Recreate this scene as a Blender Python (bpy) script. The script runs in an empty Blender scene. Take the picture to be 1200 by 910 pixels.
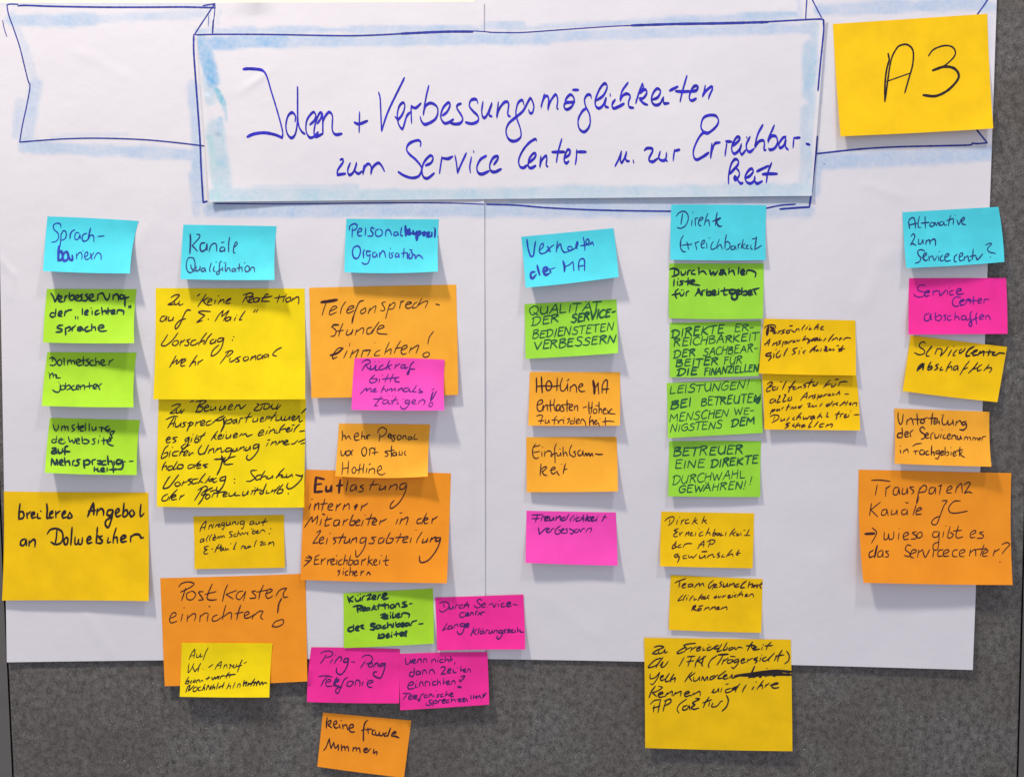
import bpy, math, random
from mathutils import Vector, noise

# ------------------------------------------------------------------ camera, world, lamps, exposure
S = bpy.context.scene
COL = S.collection
W0, H0 = 1200.0, 910.0          # the photograph's own size: measurements below are read in it
FPX = 900.0                     # focal length in those pixels
DIST = 1.06
PITCH = math.radians(3.0)
cam_d = bpy.data.cameras.new('camera')
cam = bpy.data.objects.new('camera', cam_d)
COL.objects.link(cam)
cam_d.sensor_fit = 'HORIZONTAL'
cam_d.sensor_width = 36.0
cam_d.lens = 36.0 * FPX / W0
cam_d.clip_start = 0.02
cam_d.clip_end = 50
BZ = 1.45                       # height of the picture centre on the pinboard
CAM = Vector((0.0, -DIST * math.cos(PITCH), BZ + DIST * math.sin(PITCH)))
cam.location = CAM
cam.rotation_euler = (math.radians(90) - PITCH, 0, 0)
S.camera = cam
world = bpy.data.worlds.new('World')
S.world = world
world.use_nodes = True
bg = world.node_tree.nodes['Background']
bg.inputs[0].default_value = (0.87, 0.89, 1.0, 1)
bg.inputs[1].default_value = 0.605
S.view_settings.view_transform = 'Standard'
S.view_settings.look = 'None'
S.view_settings.exposure = 0.0
S.view_settings.gamma = 1.0


def ceiling_lamp(name, loc, target, size, power, col):
    d = bpy.data.lights.new(name, 'AREA')
    d.shape = 'DISK'
    d.size = size
    d.energy = power
    d.color = col
    o = bpy.data.objects.new(name, d)
    COL.objects.link(o)
    o.location = loc
    o.rotation_euler = (Vector(target) - Vector(loc)).to_track_quat('-Z', 'Y').to_euler()


ceiling_lamp('ceiling_spot', (-1.15, -0.95, BZ + 2.55), (-0.15, 0, BZ + 0.1), 0.26, 98, (1.0, 0.91, 0.78))
ceiling_lamp('ceiling_spot', (0.75, -1.00, BZ + 2.45), (0.0, 0, BZ), 0.30, 28, (0.98, 0.95, 1.0))

FWD = Vector((0, math.cos(PITCH), -math.sin(PITCH)))
UPV = Vector((0, math.sin(PITCH), math.cos(PITCH)))


def P(px, py, out=0.0):
    """the place on the board under a spot measured in the photograph, `out` metres in front of it"""
    d = FWD + Vector((1, 0, 0)) * ((px - W0 / 2) / FPX) - UPV * ((py - H0 / 2) / FPX)
    t = (-out - CAM.y) / d.y
    return CAM + d * t


# ------------------------------------------------------------------ helpers
def tag(o, label=None, cat=None, group=None, kind=None):
    if label: o['label'] = label
    if cat: o['category'] = cat
    if group: o['group'] = group
    if kind: o['kind'] = kind
    return o


def mesh_obj(name, verts, faces, mat, parent=None, smooth=True):
    me = bpy.data.meshes.new(name)
    if parent: org = parent.location.copy()
    else: org = sum((Vector(v) for v in verts), Vector()) / len(verts)
    me.from_pydata([tuple(v - org) for v in verts], [], faces)
    me.materials.append(mat)
    if smooth:
        me.polygons.foreach_set('use_smooth', [True] * len(me.polygons))
    me.update()
    o = bpy.data.objects.new(name, me)
    COL.objects.link(o)
    if parent: o.parent = parent
    else: o.location = org
    return o


def empty(name, loc):
    o = bpy.data.objects.new(name, None)
    o.empty_display_size = 0.02
    COL.objects.link(o)
    o.location = loc
    return o


def lin(c):
    return tuple(((v / 255.0) / 12.92 if v <= 10 else (((v / 255.0) + 0.055) / 1.055) ** 2.4) for v in c)


def ramp(nt, fac, stops):
    r = nt.nodes.new('ShaderNodeValToRGB')
    nt.links.new(fac, r.inputs[0])
    e = r.color_ramp.elements
    while len(e) < len(stops): e.new(0.5)
    for k, (p, c) in enumerate(stops):
        e[k].position = p
        e[k].color = (c[0], c[1], c[2], 1) if isinstance(c, tuple) else (c, c, c, 1)
    return r.outputs[0]


def nz(nt, scale, detail=3, rough=0.5, vec=None):
    n = nt.nodes.new('ShaderNodeTexNoise')
    n.inputs['Scale'].default_value = scale
    n.inputs['Detail'].default_value = detail
    n.inputs['Roughness'].default_value = rough
    if vec: nt.links.new(vec, n.inputs['Vector'])
    return n.outputs['Fac']


def mix(nt, fac, a, b, mode='MIX'):
    m = nt.nodes.new('ShaderNodeMix')
    m.data_type = 'RGBA'
    m.blend_type = mode
    for val, idx in ((fac, 0), (a, 6), (b, 7)):
        if isinstance(val, (int, float)): m.inputs[idx].default_value = val
        elif isinstance(val, tuple): m.inputs[idx].default_value = (val[0], val[1], val[2], 1)
        else: nt.links.new(val, m.inputs[idx])
    return m.outputs[2]


def base_mat(name, rough=0.7):
    m = bpy.data.materials.new(name)
    m.use_nodes = True
    nt = m.node_tree
    b = nt.nodes['Principled BSDF']
    b.inputs['Roughness'].default_value = rough
    tc = nt.nodes.new('ShaderNodeNewGeometry').outputs['Position']      # every sheet its own patch of grain
    return m, nt, b, tc


def bump(nt, b, h, strength, dist):
    n = nt.nodes.new('ShaderNodeBump')
    n.inputs['Strength'].default_value = strength
    n.inputs['Distance'].default_value = dist
    nt.links.new(h, n.inputs['Height'])
    nt.links.new(n.outputs[0], b.inputs['Normal'])


def translucent(m, nt, b, colour, amount):
    t = nt.nodes.new('ShaderNodeBsdfTranslucent')
    if isinstance(colour, tuple): t.inputs[0].default_value = (*colour, 1)
    else: nt.links.new(colour, t.inputs[0])
    ms = nt.nodes.new('ShaderNodeMixShader')
    ms.inputs[0].default_value = amount
    out = nt.nodes['Material Output']
    nt.links.new(b.outputs[0], ms.inputs[1])
    nt.links.new(t.outputs[0], ms.inputs[2])
    nt.links.new(ms.outputs[0], out.inputs[0])


def note_mat(name, rgb):
    c = lin(rgb)
    m, nt, b, tc = base_mat(name, 0.62)
    b.inputs['Specular IOR Level'].default_value = 0.25
    n1 = nz(nt, 26, 3, 0.55, tc)
    n2 = nz(nt, 700, 2, 0.6, tc)
    dark = tuple(v * 0.93 for v in c)
    lite = tuple(min(1, v * 1.05) for v in c)
    col = mix(nt, ramp(nt, n1, [(0.35, 0.0), (0.65, 1.0)]), dark, lite)
    col = mix(nt, ramp(nt, n2, [(0.40, 0.0), (0.60, 0.12)]), col, tuple(v * 0.8 for v in c))
    nt.links.new(col, b.inputs['Base Color'])
    h = nt.nodes.new('ShaderNodeMath'); h.operation = 'MULTIPLY_ADD'
    nt.links.new(n2, h.inputs[0]); h.inputs[1].default_value = 0.12
    nt.links.new(n1, h.inputs[2])
    bump(nt, b, h.outputs[0], 0.12, 0.0009)
    translucent(m, nt, b, col, 0.14)
    return m


def sheet_mat():
    m, nt, b, tc = base_mat('flip_chart_paper', 0.6)
    b.inputs['Specular IOR Level'].default_value = 0.3
    at = nt.nodes.new('ShaderNodeAttribute'); at.attribute_name = 'chalk'
    sep = nt.nodes.new('ShaderNodeSeparateColor')
    nt.links.new(at.outputs['Color'], sep.inputs[0])
    n1 = nz(nt, 7, 3, 0.5, tc)
    fib = nz(nt, 600, 3, 0.6, tc)
    grain = nz(nt, 190, 5, 0.75, tc)
    blot = nz(nt, 38, 4, 0.6, tc)
    white = mix(nt, n1, lin((215, 211, 217)), lin((224, 221, 226)))
    white = mix(nt, ramp(nt, fib, [(0.42, 0.0), (0.62, 0.05)]), white, (0.5, 0.5, 0.52))
    # crayon rubbed over the paper: broken by the paper grain
    k = nt.nodes.new('ShaderNodeMath'); k.operation = 'MULTIPLY'
    nt.links.new(sep.outputs[0], k.inputs[0])
    nt.links.new(ramp(nt, grain, [(0.34, 0.62), (0.60, 1.0)]), k.inputs[1])
    k2 = nt.nodes.new('ShaderNodeMath'); k2.operation = 'MULTIPLY'; k2.use_clamp = True
    nt.links.new(k.outputs[0], k2.inputs[0])
    nt.links.new(ramp(nt, blot, [(0.30, 0.6), (0.70, 1.0)]), k2.inputs[1])
    chalk = mix(nt, sep.outputs[1], lin((98, 166, 216)), lin((92, 190, 200)))
    col = mix(nt, k2.outputs[0], white, chalk)
    nt.links.new(col, b.inputs['Base Color'])
    h = nt.nodes.new('ShaderNodeMath'); h.operation = 'MULTIPLY_ADD'
    nt.links.new(fib, h.inputs[0]); h.inputs[1].default_value = 0.08
    nt.links.new(nz(nt, 16, 4, 0.5, tc), h.inputs[2])
    bump(nt, b, h.outputs[0], 0.5, 0.0022)
    translucent(m, nt, b, col, 0.08)
    return m


def ink_mat(name, rgb, rough=0.45):
    c = lin(rgb)
    m, nt, b, tc = base_mat(name, rough)
    b.inputs['Specular IOR Level'].default_value = 0.3
    n = nz(nt, 160, 3, 0.6, tc)
    col = mix(nt, ramp(nt, n, [(0.35, 0.0), (0.7, 1.0)]), c, tuple(min(1, v * 1.7 + 0.006) for v in c))
    nt.links.new(col, b.inputs['Base Color'])
    return m


def felt_mat():
    m, nt, b, tc = base_mat('grey_felt', 0.95)
    b.inputs['Specular IOR Level'].default_value = 0.1
    big = nz(nt, 9, 4, 0.6, tc)
    mid = nz(nt, 105, 5, 0.75, tc)
    mp = nt.nodes.new('ShaderNodeMapping')
    nt.links.new(tc, mp.inputs[0])
    mp.inputs['Rotation'].default_value = (0, 0.5, 0)
    mp.inputs['Scale'].default_value = (1.0, 1.0, 2.6)
    fine = nz(nt, 430, 4, 0.8, mp.outputs[0])
    spk = nz(nt, 420, 2, 0.5, tc)
    c = mix(nt, ramp(nt, mid, [(0.36, 0.0), (0.66, 1.0)]), lin((70, 68, 67)), lin((127, 124, 121)))
    c = mix(nt, ramp(nt, fine, [(0.34, 0.75), (0.50, 0.0)]), c, lin((48, 46, 47)))
    c = mix(nt, ramp(nt, fine, [(0.54, 0.0), (0.68, 0.8)]), c, lin((184, 181, 178)))
    c = mix(nt, ramp(nt, big, [(0.35, 0.45), (0.65, 0.0)]), c, lin((84, 75, 68)))
    c = mix(nt, ramp(nt, spk, [(0.70, 0.0), (0.76, 0.8)]), c, lin((225, 220, 214)))
    c = mix(nt, ramp(nt, spk, [(0.24, 0.9), (0.30, 0.0)]), c, lin((22, 22, 24)))
    nt.links.new(c, b.inputs['Base Color'])
    h = nt.nodes.new('ShaderNodeMath'); h.operation = 'ADD'
    nt.links.new(mid, h.inputs[0]); nt.links.new(fine, h.inputs[1])
    bump(nt, b, h.outputs[0], 0.7, 0.0014)
    return m


def rail_mat(name, rgb, rough=0.5, metal=0.0):
    c = lin(rgb)
    m, nt, b, tc = base_mat(name, rough)
    b.inputs['Metallic'].default_value = metal
    n = nz(nt, 40, 5, 0.6, tc)
    nt.links.new(mix(nt, n, tuple(v * 0.85 for v in c), tuple(v * 1.12 for v in c)), b.inputs['Base Color'])
    bump(nt, b, nz(nt, 500, 3, 0.6, tc), 0.3, 0.0004)
    return m


M_CYAN = note_mat('cyan_note_paper', (78, 212, 228))
M_GREEN = note_mat('lime_note_paper', (172, 224, 48))
M_GREEN2 = note_mat('green_note_paper', (158, 222, 62))
M_LEMON = note_mat('lemon_note_paper', (250, 222, 0))
M_YEL = note_mat('yellow_note_paper', (248, 202, 0))
M_ORA = note_mat('light_orange_note_paper', (255, 178, 50))
M_ORA2 = note_mat('orange_note_paper', (255, 158, 34))
M_PINK = note_mat('pink_note_paper', (250, 48, 160))
M_PINK2 = note_mat('light_pink_note_paper', (255, 78, 190))
M_SHEET = sheet_mat()
M_FELT = felt_mat()
M_RAIL = rail_mat('grey_rail_metal', (96, 92, 90), 0.55, 0.2)
M_TOPR = rail_mat('cream_rail', (236, 230, 208), 0.5)
M_GAP = rail_mat('dark_gap', (20, 18, 18), 0.9)

I_TITLE = ink_mat('blue_marker_ink', (30, 24, 152))
I_NAVY = ink_mat('navy_outline_ink', (32, 44, 128))
I_BLUE = ink_mat('blue_pen_ink', (16, 44, 140))
I_BLUED = ink_mat('dark_blue_pen_ink', (18, 44, 96))
I_BLK = ink_mat('black_felt_pen_ink', (26, 14, 20))
I_BRN = ink_mat('brown_black_pen_ink', (52, 18, 22))
I_GRN = ink_mat('black_pen_ink_on_green', (14, 40, 40))
I_GRN2 = ink_mat('dark_green_pen_ink', (20, 72, 44))
I_PUR = ink_mat('violet_pen_ink', (72, 14, 108))
I_PUR2 = ink_mat('dark_violet_pen_ink', (56, 14, 84))

# ------------------------------------------------------------------ surfaces, as heights in front of the board
def nse(x, y, s, seed=0.0):
    return noise.noise(Vector((x * s + seed, y * s - seed * 0.7, seed)))


def bil(q, u, v):
    (ax, ay), (bx, by), (cx, cy), (dx, dy) = q      # TL TR BR BL
    return (ax * (1 - u) * (1 - v) + bx * u * (1 - v) + cx * u * v + dx * (1 - u) * v,
            ay * (1 - u) * (1 - v) + by * u * (1 - v) + cy * u * v + dy * (1 - u) * v)


class Surf:
    """a sheet of paper: four corners, how far it stands off the board, bowed edges"""
    def __init__(s, quad, zf, bow=(0, 0, 0, 0)):
        s.q, s.zf, s.bow = quad, zf, bow
        xs = [p[0] for p in quad]; ys = [p[1] for p in quad]
        s.box = (min(xs) - 3, min(ys) - 3, max(xs) + 3, max(ys) + 3)

    def fwd(s, u, v):
        x, y = bil(s.q, u, v)
        t, r, b, l = s.bow
        y += 4 * u * (1 - u) * (t * (1 - v) + b * v)
        x += 4 * v * (1 - v) * (l * (1 - u) + r * u)
        return x, y

    def inv(s, px, py):
        u = v = 0.5
        (ax, ay), (bx, by), (cx, cy), (dx, dy) = s.q
        for _ in range(7):
            x, y = s.fwd(u, v)
            ex, ey = px - x, py - y
            if abs(ex) + abs(ey) < 0.01: break
            ux = (bx - ax) * (1 - v) + (cx - dx) * v; uy = (by - ay) * (1 - v) + (cy - dy) * v
            vx = (dx - ax) * (1 - u) + (cx - bx) * u; vy = (dy - ay) * (1 - u) + (cy - by) * u
            det = ux * vy - uy * vx
            u += (ex * vy - ey * vx) / det
            v += (ux * ey - uy * ex) / det
        return u, v

    def z(s, px, py):
        u, v = s.inv(px, py)
        return s.zf(u, v, px, py)

    def inside(s, px, py, m=0.0):
        b = s.box
        if px < b[0] or px > b[2] or py < b[1] or py > b[3]: return None
        u, v = s.inv(px, py)
        if -m <= u <= 1 + m and -m <= v <= 1 + m: return s.zf(u, v, px, py)
        return None


LAYERS = []


def top(px, py):
    h = 0.0
    for s in LAYERS:
        z = s.inside(px, py, 0.01)
        if z is not None and z > h: h = z
    return h


def sheet_obj(name, surf, nu, nv, mat, thick=0.00018, parent=None, chalk=None):
    vs, fs, px_list = [], [], []
    for layer in (0, 1):
        for j in range(nv + 1):
            for i in range(nu + 1):
                x, y = surf.fwd(i / nu, j / nv)
                z = surf.zf(i / nu, j / nv, x, y)
                vs.append(P(x, y, z - (thick if layer else 0)))
                px_list.append((x, y))
    n = (nu + 1) * (nv + 1)
    idx = lambda i, j, l=0: l * n + j * (nu + 1) + i
    for j in range(nv):
        for i in range(nu):
            fs.append((idx(i, j), idx(i, j + 1), idx(i + 1, j + 1), idx(i + 1, j)))
            fs.append((idx(i, j, 1), idx(i + 1, j, 1), idx(i + 1, j + 1, 1), idx(i, j + 1, 1)))
    ring = [(i, 0) for i in range(nu)] + [(nu, j) for j in range(nv)] + \
           [(i, nv) for i in range(nu, 0, -1)] + [(0, j) for j in range(nv, 0, -1)]
    r0 = len(vs)
    for a in ring:                       # the cut edge has its own vertices, so the face stays crisp to the rim
        vs += [vs[idx(*a)].copy(), vs[idx(*a, 1)].copy()]
        px_list += [px_list[idx(*a)]] * 2
    for k in range(len(ring)):
        a, b = r0 + 2 * k, r0 + 2 * ((k + 1) % len(ring))
        fs.append((a, b, b + 1, a + 1))
    o = mesh_obj(name, vs, fs, mat, parent)
    me = o.data
    sm = [True] * (2 * nu * nv) + [False] * len(ring)
    me.polygons.foreach_set('use_smooth', sm)
    if chalk:
        att = me.color_attributes.new('chalk', 'FLOAT_COLOR', 'POINT')
        buf = []
        for (x, y) in px_list:
            a, t = chalk(x, y)
            buf += [a, t, 0, 1]
        att.data.foreach_set('color', buf)
    return o


# ------------------------------------------------------------------ pen strokes
def spline(pts, step=0.9):
    """Catmull-Rom through the points; a third value marks a sharp corner"""
    runs, cur = [], [pts[0][:2]]
    for p in pts[1:]:
        cur.append(p[:2])
        if len(p) > 2:
            runs.append(cur); cur = [p[:2]]
    if len(cur) > 1: runs.append(cur)
    out = []
    for r in runs:
        n = len(r)
        for i in range(n - 1):
            p1, p2 = r[i], r[i + 1]
            p0 = r[i - 1] if i > 0 else (2 * p1[0] - p2[0], 2 * p1[1] - p2[1])
            p3 = r[i + 2] if i + 2 < n else (2 * p2[0] - p1[0], 2 * p2[1] - p1[1])
            L = math.hypot(p2[0] - p1[0], p2[1] - p1[1])
            k = max(1, int(L / step))
            for q in range(k):
                t = q / k
                t2, t3 = t * t, t * t * t
                out.append(tuple(0.5 * (2 * p1[c] + (p2[c] - p0[c]) * t + (2 * p0[c] - 5 * p1[c] + 4 * p2[c] - p3[c]) * t2
                                        + (3 * p1[c] - p0[c] - 3 * p2[c] + p3[c]) * t3) for c in (0, 1)))
    out.append(tuple(pts[-1][:2]))
    return out


class Ink:
    """collects strokes; build() makes them one mesh lying on the paper"""
    def __init__(s, surf, seed=1):
        s.surf, s.v, s.f, s.n = surf, [], [], 0
        s.r = random.Random(seed)

    def at(s, x, y, e):
        if s.surf is None: return P(x, y, top(x, y) + e)
        return P(x, y, s.surf.z(x, y) + e)

    def stroke(s, pts, a, b=None, ang=0.0, taper=0.35):
        if b is None: b = a
        if len(pts) == 1: pts = [pts[0], (pts[0][0] + 0.4, pts[0][1] + 0.5)]
        c = spline(pts)
        # drop coincident samples
        d = [c[0]]
        for p in c[1:]:
            if math.hypot(p[0] - d[-1][0], p[1] - d[-1][1]) > 0.12: d.append(p)
        c = d
        if len(c) < 2: c.append((c[0][0] + 0.3, c[0][1] + 0.3))
        n = len(c)
        ca, sa = math.cos(ang), math.sin(ang)
        e0 = 0.00012 + (s.n % 9) * 1.4e-5
        ph = s.r.random() * 50
        base = len(s.v)
        for i, (x, y) in enumerate(c):
            x0, y0 = c[max(0, i - 1)]; x1, y1 = c[min(n - 1, i + 1)]
            tx, ty = x1 - x0, y1 - y0
            L = math.hypot(tx, ty) or 1
            nx, ny = -ty / L, tx / L
            w = 1 + 0.16 * noise.noise(Vector((i * 0.21 + ph, ph, 0)))
            k = min(i, n - 1 - i)
            if k < 3: w *= 1 - taper * (1 - k / 3) * 0.6
            A, B = a * w, b * w
            # nib axes
            lx, ly = nx * ca + ny * sa, -nx * sa + ny * ca
            q = math.sqrt(A * A * lx * lx + B * B * ly * ly) or 1e-6
            hx, hy = A * A * lx / q, B * B * ly / q
            ox, oy = hx * ca - hy * sa, hx * sa + hy * ca
            e = e0 + i * 3e-7
            s.v.append(s.at(x + ox, y + oy, e))
            s.v.append(s.at(x - ox, y - oy, e))
            if i: s.f.append((base + 2 * i - 2, base + 2 * i - 1, base + 2 * i + 1, base + 2 * i))
        for (i, ww) in ((0, 1 - taper * 0.6), (n - 1, 1 - taper * 0.6)):
            x, y = c[i]
            k0 = len(s.v)
            for m in range(8):
                t = m * math.pi / 4
                qx, qy = a * ww * math.cos(t), b * ww * math.sin(t)
                s.v.append(s.at(x + qx * ca - qy * sa, y + qx * sa + qy * ca, e0 + i * 3e-7 + 5e-6))
            s.f.append(tuple(range(k0, k0 + 8)))
        s.n += 1

    def build(s, name, mat, parent):
        # faces towards the viewer
        fs = []
        for f in s.f:
            a, b, c = s.v[f[0]], s.v[f[1]], s.v[f[2]]
            nrm = (b - a).cross(c - a)
            fs.append(f if nrm.y < 0 else tuple(reversed(f)))
        return mesh_obj(name, s.v, fs, mat, parent, smooth=False)


# handwriting: letters as strokes. x to the right, baseline 0, x-height 10, capitals 17
G = {
 'a': "7,8.4 4.6,10 1.2,6.5 1.2,2.4 3.2,.2 5.6,3 7.4,10! 7.6,2 10.4,.3", 'b': "2,18 1.3,2! 1.4,6 4.5,9.6 7.8,7 7,1.5 3.5,0 1.3,2",
 'c': "7.5,8.3 4.8,10 1.2,5 3,.4 7.4,1.6", 'd': "7.5,7.5 5,9.8 1.4,6 1.2,2 3.8,0 7,3 8.4,18.5! 7.9,3 9.8,.6",
 'e': "1.2,4.6 5.8,6 7,8.8 4.4,10 1.2,6 1.8,1.5 4.6,0 7.8,1.8", 'f': "7.5,16.5 5.4,18.3 3.8,14 3.2,2 2.2,-6|0.6,8.8 6.8,9.6",
 'g': "8,8 5,10 1.5,6.5 1.6,2.6 4,1.4 7.2,5 8,9! 7.5,-3 4,-7.5 1,-5", 'h': "1.8,18 1,0! 1.4,5.5 4.6,9.8 7,8 6.8,1 8.6,.4",
 'i': "1.8,9.6 1.2,2 3,.4|2.6,14 3,15", 'j': "3,9.6 2.6,-3 -.6,-6|3.6,13.6 3.9,14.6", 'k': "2,18 1,0|7,9.6 1.6,4.8! 3.6,5.6 7.8,.2",
 'l': "2.4,18 1.2,3 3,.4", 'm': "1,9.6 .8,0! 1.2,5.6 3.8,9.8 5.6,8 5.2,.4! 5.8,5.6 8.6,9.8 10.4,8 10.2,1 11.8,.4",
 'n': "1,9.6 .8,0! 1.2,5.6 4.4,9.8 6.8,8 6.6,1 8.4,.4", 'o': "5,10 1.4,7 1.2,2 4,0 7.6,3 7.6,8 5,10 3.6,9.2",
 'p': "1.4,9.8 .3,-7.5! 1.4,6 4.6,10 7.8,7 6.8,1.5 3.6,.2 1.4,1.6", 'q': "8,9 4,10 1.2,5 3.6,1 7.8,7 8,9! 7.6,-7",
 'r': "1.2,9.6 1,0! 1.4,5.6 4,9.4 6.6,8.8", 's': "6.8,8.8 4.2,10 2,8 3.2,5.6 6.2,3.4 5.2,.4 1,.8",
 't': "3.6,15 2.6,2.4 4.6,.2 6.2,1.2|.4,9.6 6.6,10.2", 'u': "1.2,9.8 1,3 3.6,0 6.6,3 7.8,9.8! 7.6,2 9.4,.5",
 'v': "0.4,9.8 3.2,.2! 7,10", 'w': "0.4,9.8 2.6,.2! 5,8! 7.6,.2! 10.6,10", 'x': "1,9.6 7,.2|7.4,9.8 .6,.2",
 'y': "1,9.8 1.6,4 4,3.4 7.4,9.6! 4,-7 1,-6", 'z': "1,9 4,9.8 7,9.4! 1,.8! 4,1.2 7.6,.4",
 'A': "0.6,0 5.6,16.8! 6.4,16.6! 10.2,0|2,6 9.4,6.8", 'B': "1.8,16.6 1.2,.2|.8,15.6 6,17 8.4,13.6 2.2,8.8! 8.6,7.4 9,2.6 5,0 1,.6",
 'C': "9.6,14.6 6.6,17 1.6,11 1.4,3.6 5,.1 9.4,1.8", 'D': "2.2,16 1.8,.4|-.4,13.5 3.6,16.8 9.4,13.6 10.2,6.4 6,.8 .4,.4",
 'E': "9,16.4 2.2,16.6! 1.6,.4! 8.8,.6|1.8,8.8 7.4,9", 'F': "9,16.6 1.6,16.4|3.2,16.4 2.2,0|2.4,9 7.6,9.4",
 'G': "9.4,14.6 6.6,17 1.6,11 1.6,3.4 5.4,0 9.6,3 9.6,7.6! 5.6,7.4", 'H': "1.8,16.8 1.2,0|9.2,17 8.8,0|1.4,8.2 9,9",
 'I': "2.2,16.8 1.8,0", 'J': "8.4,16.8 7.6,4 4.6,.2 1,2.4", 'K': "1.8,17 1.2,0|9,16.6 1.8,7.8! 9.4,.2",
 'L': "2,16.8 1.6,.6! 8.4,.8", 'M': "0.6,0 1.8,16.4! 6.4,6! 11.2,16.6! 12,0", 'N': "1,0 1.8,16.4! 8.6,.4! 9.6,17",
 'O': "6,17 1.6,12 1.6,4 5.6,0 10.4,5 10,13 6,17 4.4,16.6", 'P': "2,16.6 1.4,0|-.4,14 4.6,17 8.8,13.6 7,9 2,7.8",
 'Q': "6,17 1.6,12 1.6,4 5.6,0 10.4,5 10,13 6,17 4.4,16.6|5.6,4.4 11,-1.4", 'R': "2,16.6 1.4,0|0,14.6 5.4,17 8.8,13.4 2.4,8.6! 5,7.4 9.4,.2",
 'S': "9,14.8 6.2,17 2.4,13.8 3.6,9.8 8.4,6.4 7.6,1.2 4,.1 .6,2", 'T': "0,16.4 10,16.9|5.2,16.6 4.6,0",
 'U': "1.6,16.8 1.4,5 4.8,0 8.6,4 9.4,16.8! 9.2,0", 'V': "0.4,16.8 4.4,.2! 9.6,17.2", 'W': "0.4,16.8 3.6,.2! 6.4,13! 9.6,.2! 13,17",
 'Z': "1,14.8 5,16.8 8.8,16.2! 1,.8! 5,1.4 9.4,.4", '-': "1,6 6,6.6", '.': "1.4,.4 1.8,1", ',': "2,1.6 1,-2",
 '!': "3.2,18 2,5|1.4,.4 1.8,.9", ':': "1.6,1 2,1.8|2,8 2.4,9", '?': "1,14 4,17.6 7.2,15 4.4,9.6 3.6,5.6|3.2,.6 3.5,1.2",
 '(': "4,18.5 1,10 1.2,2 2.6,-3", ')': "1.6,18.5 4,10 3.2,2 .8,-3", '"': "1.4,18 .8,14.6|3.8,18.2 3.2,14.8", '+': "4,12 4,2|0,7 8,7",
 '_': "1.4,1.4 .6,-2.4|3.8,1.6 3,-2.2",                       # low opening quotation marks
 '1': "2,17 2,0",
}
ADV = {'i': 4.2, 'l': 4, 'j': 4, 'm': 13, 'w': 11.5, 'M': 14, 'W': 14, 'I': 4.6, '-': 7.5, '.': 3.5, ',': 3.5, '!': 5, ':': 4, '(': 5.5,
       ')': 5.5, '"': 5.5, '_': 5.5, 't': 6.8, 'r': 7.2, 'f': 7, 's': 7.8, 'c': 8, 'e': 8.2, 'A': 11.4, 'B': 10.8, 'C': 10.6, 'D': 11.8,
       'E': 10.4, 'F': 10, 'G': 11.4, 'H': 11, 'J': 10, 'K': 10.8, 'L': 9.6, 'N': 11.4, 'O': 11.8, 'P': 10, 'Q': 12, 'R': 10.8,
       'S': 10.4, 'T': 10.6, 'U': 11.2, 'V': 10.4, 'Z': 10.6, ' ': 7, '?': 8.5}
# second forms some of the writers use
G2 = {'a': "6.6,9.2 3.4,9.4 1.2,5.4 1.6,1.2 4,.4 6.4,4 7.2,10! 7.2,1.6 10,.2", 'e': "1.4,5 6.6,6.4 6,9.6 3.4,9.6 1.2,4.6 3,.4 7.8,2.4",
      'n': "1.2,9.4 1,0! 3,7.6 5.6,9.6 6.8,6.6 7,.2", 'r': "1.6,9.4 1,.2! 1.8,6.8 6.2,9.6", 't': "3,14.5 2.4,1.6 5.4,.4|.2,8.8 7.2,9.2",
      's': "6.4,9.4 2.4,8.8 3,5.4 6.4,3.6 4.4,.2 .8,1.6", 'E': "8.4,15 5,17 2.6,13.6 5.4,9.2! 1.6,5 3,.6 8.6,1.6",
      'h': "2.2,18 1,.2! 3,7.4 5.8,9.6 7,6.6 7,.2 8.6,.6", 'k': "2.2,18 1,.2! 1.8,7 6.4,10.6 6.6,7.6 2,5.4! 7.8,.2"}
G3 = {'a': "7.4,8.4 4,8.8 1.2,4.6 2.2,.8 5,2 7.6,9.2! 6.8,1.6 9.4,1", 'e': "2,4.4 5.4,7.4 5,9.6 2.4,6.8 2.2,1.6 7.8,2.2", 'n': "2,9 .8,.2! 4.6,8.6! 5.6,.8 8.6,2.4",
      'm': "2,9 .8,.2! 4.4,8.6! 4.8,.8! 8.4,8.6! 9,.8 12,2.2", 'r': "2.2,9.6 .8,.2! 5.6,8.4 7,9.6", 't': "4.4,15 1.6,1 4,.2|.6,9.4 7.6,10.6",
      'u': "1.6,9.2 1.2,1 3,.6! 6.8,9! 6.2,.8 8.8,2", 'h': "4,18 .8,.2! 3.4,7.6 5.4,8.8 5,.6 8,1.6", 'k': "4,18 .8,.2! 5.4,9.4 5.6,6.6 2.4,4.8! 7.8,.8",
      's': "6.6,9.8 3,8.6! 4.8,4.8 3.6,.4 .2,.8", 'i': "2.2,9 1.2,.8 3.6,2|2.4,13 4.6,14.4", 'l': "4,17.6 1,1.2 3.8,2", 'c': "6.6,9.4 3.4,8.6 1,3 3,.2 7.4,2.6",
      'b': "4,18 1.2,1.2 4.4,.4 6.4,5.4 2.6,6.6", 'd': "6,8.4 2.4,8.8 1,3 3.6,.8 9.6,18! 7,1.6 9.6,1.4", 'g': "7.4,8.6 3.8,9 1.4,4.4 4,3 7.6,9.2! 5,-5 1,-7.4 -.4,-4.4",
      'o': "5,9.4 1.6,5.6 3.6,.6 7,5 5.4,9.6 4,8.4", 'f': "8.4,17 5.6,16.4 2.6,0 .4,-6.4|.8,8 7,10.2", 'Z': "1,14.6 7,16.4 1.2,1! 7.6,.6", 'E': G2['E'],
      'V': "-1,13 2,16.8 1.4,.4! 9.6,17.6", 'K': "3,17 .8,0|10,16.4 2,7.6! 8,.2", 'S': "9,14.8 7,17 3.4,13 5,8 4,1 0,1.6"}
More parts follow.
